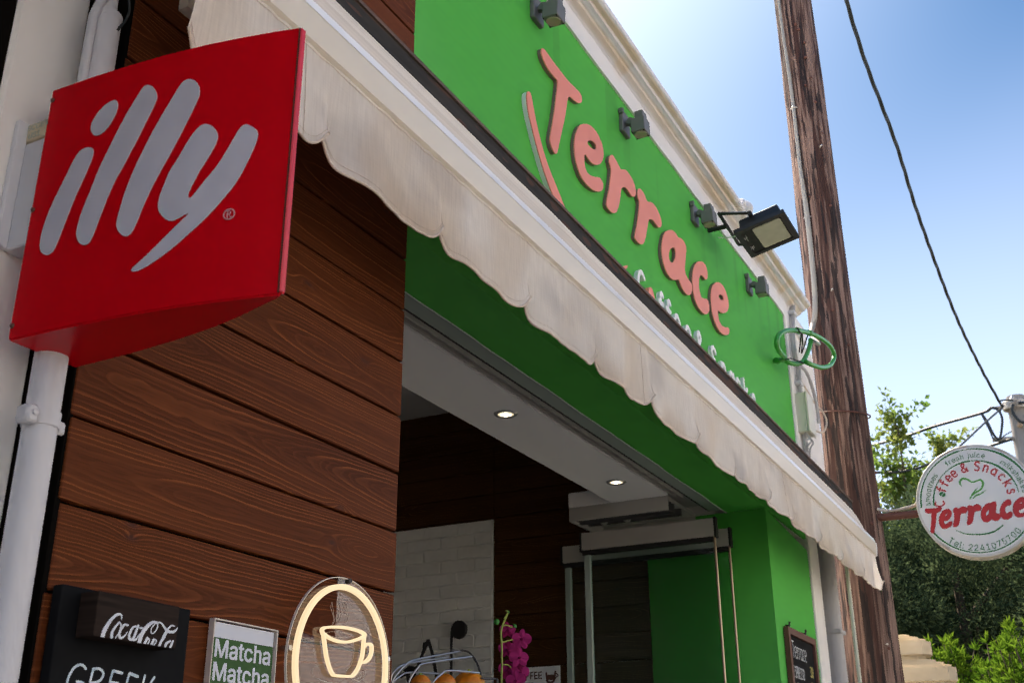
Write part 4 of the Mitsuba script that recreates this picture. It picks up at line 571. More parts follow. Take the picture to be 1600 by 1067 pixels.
for q in range(4):
    w_ = txt('Matcha', 0.0335, 0.0006, True); w_.apply_scale([0.171 / (w_.bounds[1][0] - w_.bounds[0][0]), 1, 1]); obj('word', on_front(moved(w_, (1.755 - w_.bounds[0][0], 1.8765 - q * 0.0445, 0)), -0.0172), 'm_poster_text', k)
fr_ = sbox(1.7425, 1.29, 1.9415, 1.949).difference(sbox(1.7450, 1.2925, 1.939, 1.9465)); obj('sleeve_edge', on_front(extr(fr_, 0.014), -0.0212), 'm_acrylic_edge', M_)
# LED cup sign
E_ = thing('led_sign', 'round clear acrylic LED sign with a glowing coffee cup outline', 'LED sign')
ec_, er = (2.157, 1.897), 0.1975
disc = Point(*ec_).buffer(er, 48)
dm = extr(disc, 0.0002); obj('acrylic_disc', on_front(dm, -0.030), 'm_acrylic', E_)
obj('disc_edge', on_front(extr(disc.difference(disc.buffer(-0.0022)), 0.006), -0.033), 'm_acrylic_edge', E_)
glow = rgb(0.103, 0.077, 0.045)
def lit(name, poly, d, y):
    m = on_front(extr(poly, d), y); k = obj(name, m, 'm_tube', E_); scene[k]['emitter'] = {'type': 'area', 'radiance': glow}
rg = Point(2.153, 1.898).buffer(0.1785, 48).difference(Point(2.153, 1.898).buffer(0.1662, 48)); lit('light_ring', rg, 0.009, -0.0445)
lit('cup_outline', unary_union([stroke(p, np.array(w) * 0.74) for p, w in D['NCUP']]), 0.009, -0.0445)
obj('engraved_line', on_front(extr(unary_union([stroke(p, np.array(w) * 0.6, 4) for p, w in D['NTHIN']]), 0.0006), -0.0308), 'm_engrave', E_)
for x, z in ((2.172, 2.0895), (1.968, 1.915), (2.345, 1.93), (2.157, 1.706)): obj('standoff_screw', tube([(x, -0.036, z), (x, -0.003, z)], 0.0062, 12), 'm_rubber' if z > 2 else 'm_steel', E_)
# chalkboard menu on the green pier
C_ = thing('chalkboard_menu', 'small brown-framed chalkboard menu hanging on the green pier', 'chalkboard')
cx0, cx1, cz1 = 6.235, 6.858, 2.502
outer = sbox(cx0, 1.55, cx1, cz1); inner = sbox(cx0 + 0.042, 1.59, cx1 - 0.042, cz1 - 0.036)
obj('frame', on_front(extr(outer.difference(inner), 0.026), -0.030), 'm_frame_brown', C_)
obj('slate', bx(cx0 + 0.03, cx1 - 0.03, -0.016, -0.004, 1.57, cz1 - 0.02), 'm_chalkboard', C_)
obj('chalk_title', on_front(extr(write('Terrace', 6.335, 2.350, 0.088, 0.0050, 0.78, 0.14), 0.0008), -0.0170), 'm_chalk', C_)
obj('chalk_line', on_front(extr(write('ESPRESSO', 6.325, 2.245, 0.058, 0.0042, 0.72, 0.16), 0.0008), -0.0170), 'm_chalk', C_)
obj('chalk_line', on_front(extr(write('CAPPUCINO', 6.325, 2.155, 0.058, 0.0042, 0.66, 0.16), 0.0008), -0.0170), 'm_chalk', C_)
obj('price', on_front(extr(write('3.0', 6.70, 2.275, 0.058, 0.0055, 0.8, 0.12), 0.0008), -0.0170), 'm_chalk_yellow', C_)
obj('price', on_front(extr(write('3.50', 6.68, 2.185, 0.058, 0.0055, 0.72, 0.12), 0.0008), -0.0170), 'm_chalk_yellow', C_)
obj('hook', cat([tube([(x, 0.0, 2.515), (x, -0.02, 2.512), (x, -0.024, 2.535)], 0.006, 6) for x in (6.30, 6.66)]), 'm_rubber', C_)
# ---------------------------------------------------------------- right end of the facade: conduits, box, pipe, hose
P3 = thing('wall_conduit', 'pale conduit with clips descending the white wall end beside the green hose', 'conduit')
obj('pipe', tube(D['COND'][0] + [[7.13, -0.03, 3.55]], 0.017, 12, 6), 'm_grey_pvc', P3, smooth=40)
obj('clip', bx(7.11, 7.20, -0.056, -0.01, 4.70, 4.725, 0.004), 'm_pipe_white', P3); obj('clip', bx(7.085, 7.16, -0.056, -0.01, 4.18, 4.205, 0.004), 'm_pipe_white', P3)
P4 = thing('drainpipe', 'wide grey drainpipe behind the white trim at the right end of the shop', 'drainpipe')
obj('pipe', tube([(7.42, -0.012, 0.13), (7.42, -0.012, 3.47)], 0.062, 24), 'm_grey_pvc', P4, smooth=40)
obj('bracket', bx(7.345, 7.50, -0.08, 0.05, 2.60, 2.625, 0.003), 'm_grey_pvc', P4); obj('bracket', bx(7.345, 7.50, -0.08, 0.05, 3.30, 3.325, 0.003), 'm_grey_pvc', P4)
J = thing('junction_box', 'pale plastic junction box on the white wall beside the wooden pole', 'junction box')
obj('case', bx(7.055, 7.215, -0.075, 0.006, 3.84, 4.11, 0.006), 'm_jbox', J); obj('lid', bx(7.05, 7.22, -0.092, -0.0755, 3.835, 4.115, 0.006), 'm_jbox', J)
obj('wires', cat([tube([(7.13 + a, -0.04, 3.85), (7.15 + 1.6 * a, -0.07, 3.80), (7.11 + 2 * a, -0.05, 3.75), (7.18 + a, -0.03, 3.66)], 0.006, 6, 5) for a in (-0.04, 0.0, 0.03)]), 'm_grey_pvc', J)
O_ = thing('hose', 'bright green hose coil tied to the wall between green fascia and pole', 'hose')
obj('coil', tube(D['HOSE'][0], 0.0155, 14, 7), 'm_hose', O_, smooth=True); obj('tail', tube(D['HOSE'][1], 0.0155, 14, 7), 'm_hose', O_, smooth=True)
obj('tie', cat([tube(p, 0.0045, 6, 5) for p in D['HTIE']]), 'm_rubber', O_)
[obj('knot', tube([np.array(D['HOSE'][0][k]) + [-0.01, 0, 0], np.array(D['HOSE'][0][k]) + [0.03, -0.004, 0.006]], 0.020, 10), 'm_hose', O_, smooth=40) for k in (0, 7, 8)]
W1 = thing('cord', 'thin pale cord looping across the white wall beside the junction box', 'cord'); obj('strand', tube(D['CORD'][0], 0.012, 8, 6), 'm_grey_pvc', W1, smooth=40); obj('strand', tube(D['CORD'][1], 0.007, 8, 8), 'm_cord', W1, smooth=40); obj('strand', tube(D['CORD'][2], 0.006, 8, 6), 'm_cord', W1)
W2 = thing('awning_rod', 'thin pale rod hanging straight down under the right end of the awning', 'rod'); obj('bar', tube([(7.19, -0.19, 1.40), (7.19, -0.19, 3.15)], 0.0125, 10), 'm_jbox', W2, smooth=40); obj('hook', tube([(7.19, -0.19, 3.15), (7.20, -0.20, 3.18), (7.22, -0.19, 3.22)], 0.008, 8, 4), 'm_steel', W2)
# ---------------------------------------------------------------- wooden utility pole and the round sign
U = thing('utility_pole', 'weathered brown wooden utility pole at the right end of the shop', 'utility pole')
NZ, NA = 260, 56; V = []
for z in np.linspace(-0.3, 10.5, NZ):
    r = 0.189 - (z - 2.4) * 0.0053
    th = np.arange(NA) * 2 * np.pi / NA
    pn_ = np.stack([np.cos(th) * 2.3, np.sin(th) * 2.3, th * 0 + z * 0.55], -1); nn = (meshkit.fbm(pn_, 4, 31) - 0.5) * 0.030 + (meshkit.fbm(pn_ * [4, 4, 1.5], 3, 5) - 0.5) * 0.012
    nn -= 0.014 * np.exp(-((th - 3.75 - 0.04 * math.sin(z * 1.3)) / 0.035) ** 2) * (1.0 if 4.0 < z < 8.6 else 0.0)
    V.append(np.stack([POLE[0] + (r + nn) * np.cos(th), POLE[1] + (r + nn) * np.sin(th), th * 0 + z], 1))
V = np.vstack(V); i, j = np.meshgrid(np.arange(NZ - 1), np.arange(NA), indexing='ij'); j2 = (j + 1) % NA
obj('shaft', (V, np.stack([i * NA + j, i * NA + j2, (i + 1) * NA + j2, (i + 1) * NA + j], -1).reshape(-1, 4)), 'm_pole', U, smooth=True)
[obj('nail', tube([(POLE[0] + 0.2 * math.cos(t), POLE[1] + 0.2 * math.sin(t), z), (POLE[0] + 0.17 * math.cos(t), POLE[1] + 0.17 * math.sin(t), z)], 0.007, 6), 'm_signrim', U) for z, t in ((2.62, 3.9), (3.05, 4.1), (5.3, 3.5), (6.6, 3.8))]
kn_ = []
for _ in range(26):
    z, th = rng.uniform(2.0, 9.0), rng.uniform(2.4, 5.2); r = 0.189 - (z - 2.4) * 0.0053
    kn_.append(ball((POLE[0] + r * math.cos(th), POLE[1] + r * math.sin(th), z), rng.uniform(0.006, 0.016), 1, (1, 1, 1)))
obj('knot', cat(kn_), 'm_frame_brown', U, kind='stuff')
th = np.linspace(0, 2 * np.pi, 40); obj('wire_band', tube(np.stack([POLE[0] + 0.196 * np.cos(th), POLE[1] + 0.196 * np.sin(th), 4.33 + 0.035 * np.cos(th - 1.0)], 1), 0.006, 6), 'm_frame_brown', U)
U2 = thing('pole_conduit', 'pale grey cable running down the left side of the wooden pole', 'cable')
pcz = [(8.155, 0.023), (7.404, 0.008), (7.014, 0.003), (6.413, 0.004), (5.973, -0.006), (5.405, 0.0), (5.134, 0.019), (5.021, 0.05)]
pc = [(POLE[0] - 0.150 - 0.0053 * (8.2 - z) - 0.016, y - 0.004, z) for z, y in pcz]; pc = [(pc[0][0] + 0.004, pc[0][1], 10.2)] + pc + [(7.95, 0.02, 4.86), (7.5, -0.12, 4.60), (7.12, -0.16, 4.475)]
obj('run', tube(pc, [0.012] * 2 + [0.015] * 3 + [0.021] * 3 + [0.023] * 1 + [0.014] * 3, 10, 6), 'm_cable_grey', U2, smooth=40)
[obj('clip', tube([(c[0] + 0.02, c[1] - 0.03, c[2]), (c[0] - 0.018, c[1], c[2]), (c[0] + 0.02, c[1] + 0.03, c[2])], 0.005, 6, 4), 'm_grey_pvc', U2) for c in pc[1:7:2]]
Z = thing('round_sign', 'round white hanging shop sign with red and green lettering on an arm from the pole', 'sign')
SX, SY, SZ, SR = 8.25, -0.913, 3.550, 0.398
obj('drum', moved(revolve([(0, 0.006), (SR - 0.016, 0.006), (SR - 0.016, 0.0), (SR - 0.004, 0.0), (SR, 0.006), (SR, 0.03), (SR - 0.006, 0.034), (SR - 0.006, 0.100), (SR, 0.104), (SR, 0.13), (SR - 0.004, 0.136), (0, 0.136)], 96, 'x'), (SX, SY, SZ)), 'm_signrim', Z, smooth=30)
def sg_(poly_or_mesh, key, m, d=0.0012, up=0.0):
    me = poly_or_mesh if isinstance(poly_or_mesh, trimesh.Trimesh) else extr(poly_or_mesh, d)
    me = me.copy(); me.apply_scale([SR, SR, 1]); me.apply_translation([-SY, SZ, 0]); return obj(key, on_left(me, SX - 0.002 - up), m, Z)
face = Point(0, 0).buffer(0.955, 64); sg_(face, 'face', 'm_signface', 0.0040, -0.0042)
def band(r, a0, a1, w0, w1, n=60):
    a = np.radians(np.linspace(a0, a1, n)); t = np.linspace(0, 1, n); w = w0 + (w1 - w0) * np.sin(np.pi * t) ** 2
    return Polygon(np.vstack([np.stack([(r + w / 2) * np.cos(a), (r + w / 2) * np.sin(a)], 1), np.stack([(r - w / 2) * np.cos(a), (r - w / 2) * np.sin(a)], 1)[::-1]]))
for a in ((0.915, 182, 100, .028, .016), (0.915, 100, -2, .010, .036), (0.915, 213, 327, .026, .016), (0.700, 182, 90, .026, .012), (0.700, 90, 4, .012, .034)): sg_(band(*a), 'green_arc', 'm_sign_green')
def on_arc(s, r, a0, a1, h, inward=False, m='m_sign_green', key='arc_lettering', bold=False):
    ms, wd = [], []
    for ch in s:
        if ch == ' ': ms.append(None); wd.append(h * 0.45); continue
        t = txt(ch, h, 0.0012, bold, 0.92); ms.append(t); wd.append(t.bounds[1][0] - t.bounds[0][0] + h * 0.13)
    tot = sum(wd); o, acc = [], 0
    for t, w in zip(ms, wd):
        ang_ = a0 + (a1 - a0) * (acc + w / 2) / tot; acc += w
        if t is None: continue
        b = t.bounds; t = moved(t, (-(b[0][0] + b[1][0]) / 2, 0, 0))
        rot = math.radians(ang_ + (90 if inward else -90)); t.apply_transform(trimesh.transformations.rotation_matrix(rot, [0, 0, 1])); t.apply_translation([r * math.cos(math.radians(ang_)), r * math.sin(math.radians(ang_)), 0]); o.append(t)
    sg_(cat(o), key, m)
on_arc('smoothies', 0.755, 181, 137, 0.092); on_arc('fresh juice', 0.755, 121, 70, 0.092); on_arc('milkshakes', 0.755, 52, 2, 0.092)
on_arc('Tel: 2241075700', 0.885, 229, 317, 0.105, True)
for s, a0, a1 in (('C', 180, 170), ('ffee', 155, 120), ('&', 101, 90), ('Snacks', 80, 8)):
    n_ = len(s)
    for q, ch in enumerate(s):
        a = a0 + (a1 - a0) * (q / max(n_ - 1, 1)); g_ = glyph(ch, 0, 0, 0.155, 0.024, 0.95); g_ = shapely.affinity.translate(g_, -(g_.bounds[0] + g_.bounds[2]) / 2, 0)
        g_ = shapely.affinity.rotate(g_, a - 90, origin=(0, 0)); sg_(shapely.affinity.translate(g_, 0.525 * math.cos(math.radians(a)), 0.525 * math.sin(math.radians(a))), 'red_letter', 'm_sign_red')
be_ = shapely.affinity.rotate(Polygon(arc(0, 0, 0.042, 0.056, 0, 360, 24)), 60); be_ = be_.difference(stroke([(-0.03, -0.04), (0.0, 0.0), (0.03, 0.04)], 0.012)); sg_(shapely.affinity.translate(be_, -0.535, 0.165), 'coffee_bean', 'm_sign_green')
for p, w in (([(-.20, .27), (-.22, .34), (-.17, .40), (-.09, .38), (-.02, .32), (.05, .33), (.13, .34), (.155, .27), (.11, .18), (.0, .12), (-.08, .06), (-.10, .02)], [.012, .03, .034, .03, .022, .022, .03, .034, .03, .024, .018, .006]), ([(.06, .22), (.0, .15), (-.06, .09), (-.08, .03)], [.006, .018, .018, .006]), ([(.18, .15), (.10, .10), (.0, .07), (-.05, .02)], [.006, .02, .022, .006])): sg_(stroke(p, w), 'heart_swirl', 'm_sign_leaf')
sg_(stroke([(-.40, -.49), (-.25, -.57), (.0, -.605), (.20, -.58), (.36, -.49)], [.008, .016, .022, .026, .02]), 'green_swoosh', 'm_sign_green')
al = np.vstack([np.array(o) for o, h in D['LET']]); x0_, x1_ = al[:, 0].min(), al[:, 0].max()
kx = 1.66 / (x1_ - x0_)
for q, (o, h) in enumerate(D['LET']):
    g_ = LP[q]; zr = -0.0405 * (g_.centroid.x - x0_)   # the same hand-drawn word, its letters set on one line
    base = 4.0 if q else 3.95
    f_ = shapely.affinity.affine_transform(g_, [kx, 0, 0, 0.44 / 0.40, -0.86 - kx * x0_, 0]); b = f_.bounds
    hgt = (0.44 if q == 0 else 0.33); f_ = shapely.affinity.scale(f_, 1, hgt / (b[3] - b[1]), origin=(0, b[1])); f_ = shapely.affinity.translate(f_, 0, (-0.50 if q == 0 else -0.45 + 0.012 * q) - b[1]); sg_(f_.buffer(0.009), 'red_word_letter', 'm_sign_red', 0.0016)
obj('arm', tube([(POLE[0] - 0.05, -0.20, 3.515), (SX + 0.07, SY + SR - 0.02, 3.515)], 0.028, 14), 'm_frame_brown', Z, smooth=40)
obj('arm_cable', tube([(8.28, -0.24, 3.57), (8.30, -0.33, 3.552), (8.31, -0.42, 3.560), (8.31, -0.50, 3.575), (8.32, -0.53, 3.62)], 0.012, 8, 5), 'm_signrim', Z)
# ---------------------------------------------------------------- concrete pole and overhead cables
V2 = thing('concrete_pole', 'grey concrete utility pole with cable fittings beyond the round sign', 'utility pole')
c0 = np.array(D['POLE2'])
obj('shaft', tube([(c0[0] + 0.13, c0[1], 0), (c0[0] + 0.13, c0[1], c0[2])], [0.22, 0.135], 20), 'm_concrete', V2, smooth=40)
obj('cross_bracket', cat([tube([c0 + [0.02, 0.42, -0.66], c0 + [0.1, -0.12, -0.68]], 0.035, 6), tube([c0 + [0.02, 0.3, -0.17], c0 + [0.05, -0.5, -0.19], c0 + [0.1, -0.9, -0.18]], 0.03, 6)]), 'm_concrete', V2)
obj('insulator', cat([ball(c0 + [-0.03, 0.0, -0.50], 0.045, 2), ball(c0 + [0.0, 0.15, -0.15], 0.04, 2)]), 'm_porcelain', V2)
obj('clamp', cat([tube([c0 + [0.02 + 0.15 * math.cos(t), 0.02 + 0.17 * math.sin(t), -0.13 - 0.03 * k] for t in np.linspace(0, 6.3, 16)], 0.018, 6) for k in range(4)] + [tube([c0 + [-0.06, 0.03, -0.05], c0 + [-0.08, 0.06, -0.12], c0 + [-0.05, 0.12, -0.22]], 0.03, 6, 3)]), 'm_signrim', V2)
def twisted(pts, r, n=3, pitch=0.5, seg=26):
    p = crom(pts, seg); s = np.concatenate([[0], np.cumsum(np.linalg.norm(np.diff(p, axis=0), axis=1))]); t = np.gradient(p, axis=0); t /= np.linalg.norm(t, axis=1, keepdims=True)
    a = np.cross(t, [0, 1.0, 0.0]); a /= np.linalg.norm(a, axis=1, keepdims=True); b = np.cross(t, a)
    return cat([tube(p + r * (np.cos(s / pitch * 6.283 + k * 6.283 / n)[:, None] * a + np.sin(s / pitch * 6.283 + k * 6.283 / n)[:, None] * b), r * 1.05, 6) for k in range(n)])
lbs = ['thick twisted black cable sweeping from the top edge down to the concrete pole', 'black cable rising from behind the wooden pole to the concrete pole', 'thin cable slanting from the concrete pole down behind the round sign', 'lower black cable passing in front of the trees, behind the round sign', 'short looped cable hanging beside the concrete pole head', 'thin drooping cable just below the concrete pole head', 'small curled cable at the very top of the concrete pole', 'black cable crossing the front of the concrete pole', 'cable leaving the concrete pole towards the right edge']
for q, (p, rr, lb) in enumerate(zip(D['CBL'], (0.0105, 0.022, 0.015, 0.022, 0.018, 0.010, 0.013, 0.022, 0.020), lbs)):
    c = thing('overhead_cable', lb, 'cable', None)
    obj('line', twisted(p, rr, 3, 1.25, 40) if q == 0 else tube(p, rr, 8, 10), 'm_cable', c, smooth=True)
# ---------------------------------------------------------------- inside the window
X_ = thing('wall_lamp', 'round black disc lamp on a thin black rod against the white bricks', 'wall lamp')
l0, l1, l2 = (np.array(p) for p in D['LAMP'])
obj('disc', moved(revolve([(0, 0), (0.050, 0), (0.055, 0.005), (0.055, 0.02), (0.05, 0.025), (0, 0.025)], 36, 'x'), (l0[0] - 0.01, l0[1], l0[2])), 'm_rubber', X_, smooth=30); obj('rod', tube([l1 + [0.005, 0, 0], l2 + [0.005, 0, -0.4]], 0.0085, 8), 'm_rubber', X_); obj('wall_mount', tube([(l0[0], l0[1], l0[2]), (XP - 0.005, l0[1], l0[2])], 0.014, 8), 'm_rubber', X_)
Y_ = thing('folding_stand', 'black folding stand with splayed legs beside the round black lamp', 'stand')
for q, p in enumerate(D['TRI']):
    p = [np.array(a) for a in p]
    if q < 2: p.append(p[-1] + (p[-1] - p[-2]) * 3)
    obj(('leg', 'leg', 'pin', 'knob', 'clamp', 'clamp')[q], tube(p, 0.010 if q < 2 else 0.012, 8), 'm_rubber', Y_, smooth=40)
Bk = thing('fruit_basket', 'open wire fruit basket on the window counter', 'basket')
for q, p in enumerate(D['BASK']):
    obj('wire', tube([np.array(a) for a in p] + [np.array(p[-1]) + [0, 0, -0.06]], 0.0034, 8, 6), 'm_steel' if q else 'm_track', Bk, smooth=40)
obj('base_ring', tube([(2.95, 0.14, 1.845), (3.55, 0.14, 1.845), (3.55, 0.46, 1.845), (2.95, 0.46, 1.845), (2.95, 0.14, 1.845)], 0.004, 8), 'm_steel', Bk)
for q, ((c, r), lb) in enumerate(zip(D['ORG'], ('orange at the left in the wire basket', 'middle orange in the wire basket', 'largest yellowish-orange fruit at the right in the wire basket'))):
    f = thing('orange', lb, 'fruit', 'fruit in the wire basket'); c = [c[0], c[1], c[2] + 0.008]; b = ball(c, r, 4); v = b.vertices; b.vertices = np.array(c) + (v - c) * (1 + 0.03 * (meshkit.fbm((v - c) / r * 1.3 + q * 5, 2, 3)[:, None] - 0.5)); obj('peel', b, 'm_orange' if q < 2 else 'm_mango', f, smooth=True); obj('navel', ball(np.array(c) + [-0.2 * r, -0.1 * r, 0.965 * r], 0.006, 1), 'm_stem', f)
OR = thing('orchid', 'magenta orchid spray standing on the window counter', 'orchid')
for q, p in enumerate(D['ORCH']): obj('stem', tube([np.array(a) for a in p], 0.0045 if q == 0 else 0.003, 8, 6), 'm_stem', OR, smooth=40)
obj('pot', moved(revolve([(0, 0), (0.05, 0), (0.06, 0.09), (0.055, 0.09), (0, 0.08)], 20), (D['ORCH'][0][0][0], 0.6, 1.845)), 'm_white', OR)
obj('stake', tube([(D['ORCH'][0][0][0], 0.6, 1.92), D['ORCH'][0][0]], 0.004, 6), 'm_stem', OR)
for c, r in D['BUD']: obj('bud', moved(ball((0, 0, 0), r, 2, (1, 1, 1.15)), c), 'm_bud', OR, smooth=True)
def petal(c, ang_, ln, wd, tilt, facing):
    n1, n2 = 9, 7; V = []
    for a in np.linspace(0, 1, n1):
        for b in np.linspace(-1, 1, n2):
            w = wd * max(0.06, 1 - abs(2 * a ** 0.85 - 1) ** 2.6) ** 0.5
            V.append((b * w, a * ln, 0.25 * ln * a * a * tilt - 0.35 * w * b * b + 0.05 * ln * math.sin(b * 5 + a * 4)))
    V = np.array(V); ca, sa = math.cos(ang_), math.sin(ang_); V[:, :2] = V[:, :2] @ np.array([[ca, sa], [-sa, ca]])
    f = np.array(facing, float); f /= np.linalg.norm(f); u = np.cross([0, 0, 1.0], f); u /= np.linalg.norm(u); w_ = np.cross(f, u)
    V = np.array(c) + V[:, :1] * u + V[:, 1:2] * w_ + V[:, 2:] * f
    i, j = np.meshgrid(np.arange(n1 - 1), np.arange(n2 - 1), indexing='ij'); return trimesh.Trimesh(V, np.vstack([q for q in (np.stack([i * n2 + j, (i + 1) * n2 + j, (i + 1) * n2 + j + 1], -1).reshape(-1, 3), np.stack([i * n2 + j, (i + 1) * n2 + j + 1, i * n2 + j + 1], -1).reshape(-1, 3))]), process=False)
for c, r, lit_ in D['FLO']:
    fc_ = (-1 + rng.uniform(-.5, .2), -0.8 + rng.uniform(-.5, .5), -0.2); fk = None
    for q, (a, w) in enumerate(((0.0, .36), (1.35, .62), (-1.35, .62), (2.5, .38), (-2.5, .38))):
        fk = obj('petal', petal(c, a + rng.uniform(-.2, .2), r * 1.15, r * w, rng.uniform(-.8, 1.0), fc_), 'm_petal' if lit_ or q in (1, 2) else 'm_petal_dark', OR, smooth=True)
    obj('flower_centre', ball(np.array(c) + 0.004 * np.array(fc_), r * 0.16, 1), 'm_petal_dark', OR)
PQ = thing('cafe_plaque', 'small pale plaque with dark capitals on the inside wall behind the orchid', 'plaque')
obj('board', bx(XP - 0.010, XP - 0.003, 1.278, 1.60, 2.10, 2.353, 0.002), 'm_board_white', PQ)
t_ = cat([moved(txt('COFFEE', 0.040, 0.001, True, 0.86), (-1.575, 2.285, 0)), moved(txt('AND', 0.018, 0.001, True), (-1.50, 2.250, 0))]); obj('text', on_left(t_, XP - 0.0115), 'm_frame_brown', PQ)
cu = unary_union([stroke([(-1.365, 2.315), (-1.36, 2.27), (-1.335, 2.262), (-1.315, 2.275), (-1.308, 2.318)], 0.012), stroke([(-1.308, 2.31), (-1.29, 2.30), (-1.312, 2.28)], 0.007), stroke([(-1.35, 2.29), (-1.325, 2.29)], 0.03)]); obj('cup_drawing', on_left(extr(cu, 0.001), XP - 0.0115), 'm_frame_brown', PQ)
# ---------------------------------------------------------------- gate pillars, shrubs and trees
def pillar(cx, cy, z, s, rot, lb):
    p = thing('gate_pillar', lb, 'pillar', 'cream pillars beyond the wooden pole')
    R = trimesh.transformations.rotation_matrix(math.radians(rot), [0, 0, 1], [cx, cy, 0])
    def t(m): m = m.copy(); m.apply_transform(R); return m
    def oct_(h): c = h * 0.78; return Polygon([(cx - c, cy - h), (cx + c, cy - h), (cx + h, cy - c), (cx + h, cy + c), (cx + c, cy + h), (cx - c, cy + h), (cx - h, cy + c), (cx - h, cy - c)])
    def slab(h, z0, z1): m = extr(oct_(h), z1 - z0); m.apply_translation([0, 0, z0]); return m
    obj('shaft', t(slab(s * 0.74, 0.0, z - 0.17)), 'm_cream', p)
    obj('cap', t(cat([slab(s, z - 0.10, z), slab(s * 0.86, z - 0.17, z - 0.1002), slab(s * 0.90, z + 0.0002, z + 0.022), slab(s * 0.74, z + 0.0222, z + 0.046), slab(s * 0.56, z + 0.0462, z + 0.070)])), 'm_cream', p)
pillar(9.50, -0.150, 2.560, 0.300, 12, 'cream stone pillar cap nearest the bright shrub')
pillar(9.62, 0.055, 2.770, 0.330, 12, 'taller cream stone pillar cap showing beside the wooden pole')
def leaves(P, N, ln, wd, fold=0.25, seed=0):
    """one four-cornered folded leaf at each point P, growing along N"""
    g_ = np.random.default_rng(seed); N = N / (np.linalg.norm(N, axis=1, keepdims=True) + 1e-9); S = np.cross(N, g_.normal(size=N.shape)); S /= np.linalg.norm(S, axis=1, keepdims=True) + 1e-9; U_ = np.cross(S, N)
    ln = ln * g_.uniform(0.7, 1.25, (len(P), 1)); wd = wd * g_.uniform(0.7, 1.25, (len(P), 1)); m = P + N * ln * 0.45
    V = np.stack([P, m + S * wd * 0.5 + U_ * wd * fold, P + N * ln, m - S * wd * 0.5 + U_ * wd * fold], 1).reshape(-1, 3); k = np.arange(len(P))[:, None] * 4
    return V, np.vstack([k + [0, 1, 2], k + [0, 2, 3]])
def rnd_dir(g_, n, up=0.0): d = g_.normal(size=(n, 3)); d[:, 2] += up; return d / np.linalg.norm(d, axis=1, keepdims=True)
def dense_tree(x, y, z0, z1, r, n, lb, seed, mt='m_leaf_dark', ln=0.062, wd=0.026, group=None):
    t = thing('tree', lb, 'tree', group); g_ = np.random.default_rng(seed)
    obj('trunk', cat([tube([(x, y, 0), (x + 0.1, y, z0), (x, y + 0.1, z1 * 0.8)], [0.16, 0.12, 0.04], 9, 4)] + [tube([(x, y, z0 + a * 0.3), (x + r * 0.6 * math.cos(a * 2.4), y + r * 0.6 * math.sin(a * 2.4), z0 + a * 0.3 + 0.7)], [0.05, 0.012], 6) for a in range(8)]), 'm_tree_bark', t)
    zc, hz_ = (z0 + z1) / 2, (z1 - z0) / 2; nc = 240
    d = rnd_dir(g_, nc); rad = g_.uniform(0.45, 1.0, nc) ** 0.6; C = np.stack([x + d[:, 0] * r * rad, y + d[:, 1] * r * rad, zc + d[:, 2] * hz_ * rad], 1)
    cr = g_.uniform(0.16, 0.42, nc) * r / 1.6; w = cr ** 2.2; idx = g_.choice(nc, n, p=w / w.sum())
    o = rnd_dir(g_, n); P = C[idx] + o * cr[idx][:, None] * (g_.uniform(0, 1, (n, 1)) ** 0.4); N = o + 0.7 * (C[idx] - [x, y, zc]) / r + rnd_dir(g_, n) * 0.7
    obj('crown', leaves(P, N, ln, wd, 0.25, seed), mt, t)
dense_tree(13.2, 1.35, 1.7, 4.95, 1.35, 52000, 'dark evergreen tree just right of the wooden pole', 1, group=None)
dense_tree(14.2, -0.15, 1.5, 5.15, 1.35, 60000, 'dark evergreen tree filling the space below the round sign', 2)
dense_tree(13.6, -2.05, 1.3, 5.35, 1.45, 56000, 'dark evergreen tree at the right edge of the photo', 3)
dense_tree(16.2, -1.1, 1.0, 5.2, 2.0, 30000, 'shadowed evergreen tree behind the other dark trees', 4, ln=0.09, wd=0.045)
dense_tree(16.0, 1.6, 1.0, 5.6, 2.0, 30000, 'shadowed evergreen tree furthest left behind the pole', 5, ln=0.09, wd=0.045)
def light_tree(x, y, z1, r, n, lb, seed):
    t = thing('tree', lb, 'tree'); g_ = np.random.default_rng(seed); tips, br = [], [tube([(x, y, 0), (x + 0.1, y, z1 * 0.4), (x, y + 0.1, z1 * 0.7)], [0.2, 0.15, 0.06], 8, 4)]
    for q in range(16):
        a = q * 2.4 + g_.uniform(-.4, .4); zb = z1 * g_.uniform(0.42, 0.70); e = np.array([x + r * g_.uniform(.3, 1.0) * math.cos(a), y + r * g_.uniform(.3, 1.0) * math.sin(a), min(z1, zb + z1 * g_.uniform(.14, .36))]); b = np.array([x, y + 0.05, zb]); mid = (b + e) / 2 + [0, 0, -0.1]
        br.append(tube([b, mid, e], [0.04, 0.026, 0.007], 6, 5)); tips += [(mid * (1 - u) + e * u, e - mid) for u in (0.1, 0.3, .5, .7, .85, 1.0)]
    P, N = [], []
    for c, dr_ in tips:
        dr_ = dr_ / np.linalg.norm(dr_)
        for _ in range(5):
            d = rnd_dir(g_, 1, 0.5)[0] + dr_ * 0.6; L_ = g_.uniform(0.25, 0.7); e = c + d / np.linalg.norm(d) * L_; br.append(tube([c, e], [0.007, 0.003], 4)); m = int(n)
            P.append(c + (e - c) * g_.uniform(0.3, 1.0, (m, 1)) + g_.normal(size=(m, 3)) * 0.06); N.append(rnd_dir(g_, m, -0.3) + d * 0.3)
    obj('trunk', cat(br), 'm_tree_bark', t); obj('crown', leaves(np.vstack(P), np.vstack(N), 0.105, 0.075, 0.15, seed), 'm_leaf_light', t)
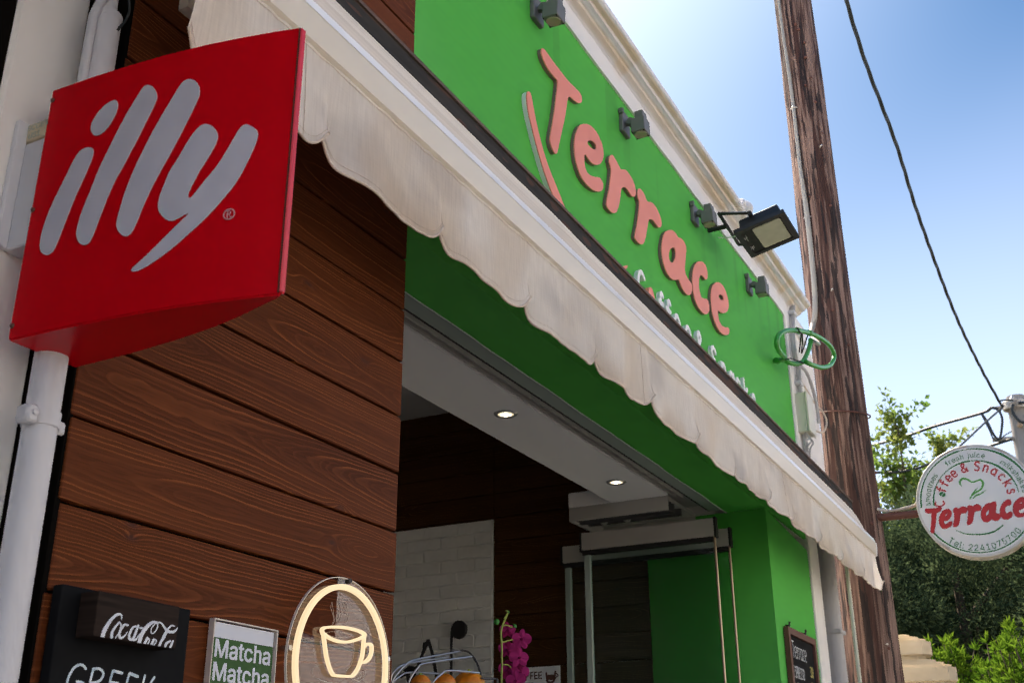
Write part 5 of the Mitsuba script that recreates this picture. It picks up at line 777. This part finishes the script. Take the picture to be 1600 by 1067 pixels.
light_tree(19.6, 1.05, 7.6, 1.8, 26, 'pale yellow-green leafy tree rising behind the dark trees, left of the round sign', 11)
light_tree(20.2, -0.4, 6.9, 1.8, 28, 'sparse yellow-green tree showing between round sign and concrete pole', 12)
def shrub(x, y, z1, rx, ry, n, lb, seed):
    t = thing('shrub', lb, 'shrub', None); g_ = np.random.default_rng(seed); P, N, br = [], [], []
    for _ in range(n):
        a, b = g_.uniform(0, 6.283), g_.uniform(0.0, 1.35); d = np.array([math.cos(a) * math.cos(b), math.sin(a) * math.cos(b), math.sin(b)]); k = g_.uniform(0.62, 1.06); c = np.array([x, y, z1 - 0.9]) + d * [rx, ry, 0.9] * k
        ax = d * 0.45 + [0, 0, 1.0] + g_.normal(size=3) * 0.25; ax /= np.linalg.norm(ax); br.append(tube([c - ax * 0.28, c], [0.006, 0.004], 4)); m = g_.integers(11, 16)
        u = np.cross(ax, g_.normal(size=3)); u /= np.linalg.norm(u); v = np.cross(ax, u)
        for q in range(m):
            th_ = q * 2.4; e = g_.uniform(0.25, 1.25); N.append((u * math.cos(th_) + v * math.sin(th_)) * math.sin(e) + ax * math.cos(e)); P.append(c + ax * (0.03 * (1 - e)))
    for _ in range(n * 14):
        d = g_.normal(size=3); d /= np.linalg.norm(d); d[2] = abs(d[2]) * 1.0; P.append(np.array([x, y, z1 - 0.9]) + d * [rx, ry, 0.85] * g_.uniform(0.2, 0.92)); N.append(d + g_.normal(size=3) * 0.6)
    obj('stem', cat([tube([(x, y, 0), (x + 0.05, y, z1 - 0.8)], 0.05, 8)] + br), 'm_tree_bark', t); obj('crown', leaves(np.array(P), np.array(N), 0.088, 0.027, 0.22, seed), 'm_leaf_shrub', t)
shrub(10.9, -0.95, 3.02, 0.75, 0.62, 260, 'bright green sunlit shrub with rosettes of narrow leaves at the lower right corner', 21)
shrub(11.9, -0.12, 3.06, 0.65, 0.6, 240, 'shadier green shrub just behind the cream pillars', 22)
shrub(10.8, -2.0, 2.95, 0.8, 0.7, 220, 'bright green shrub at the right edge below the round sign', 23)
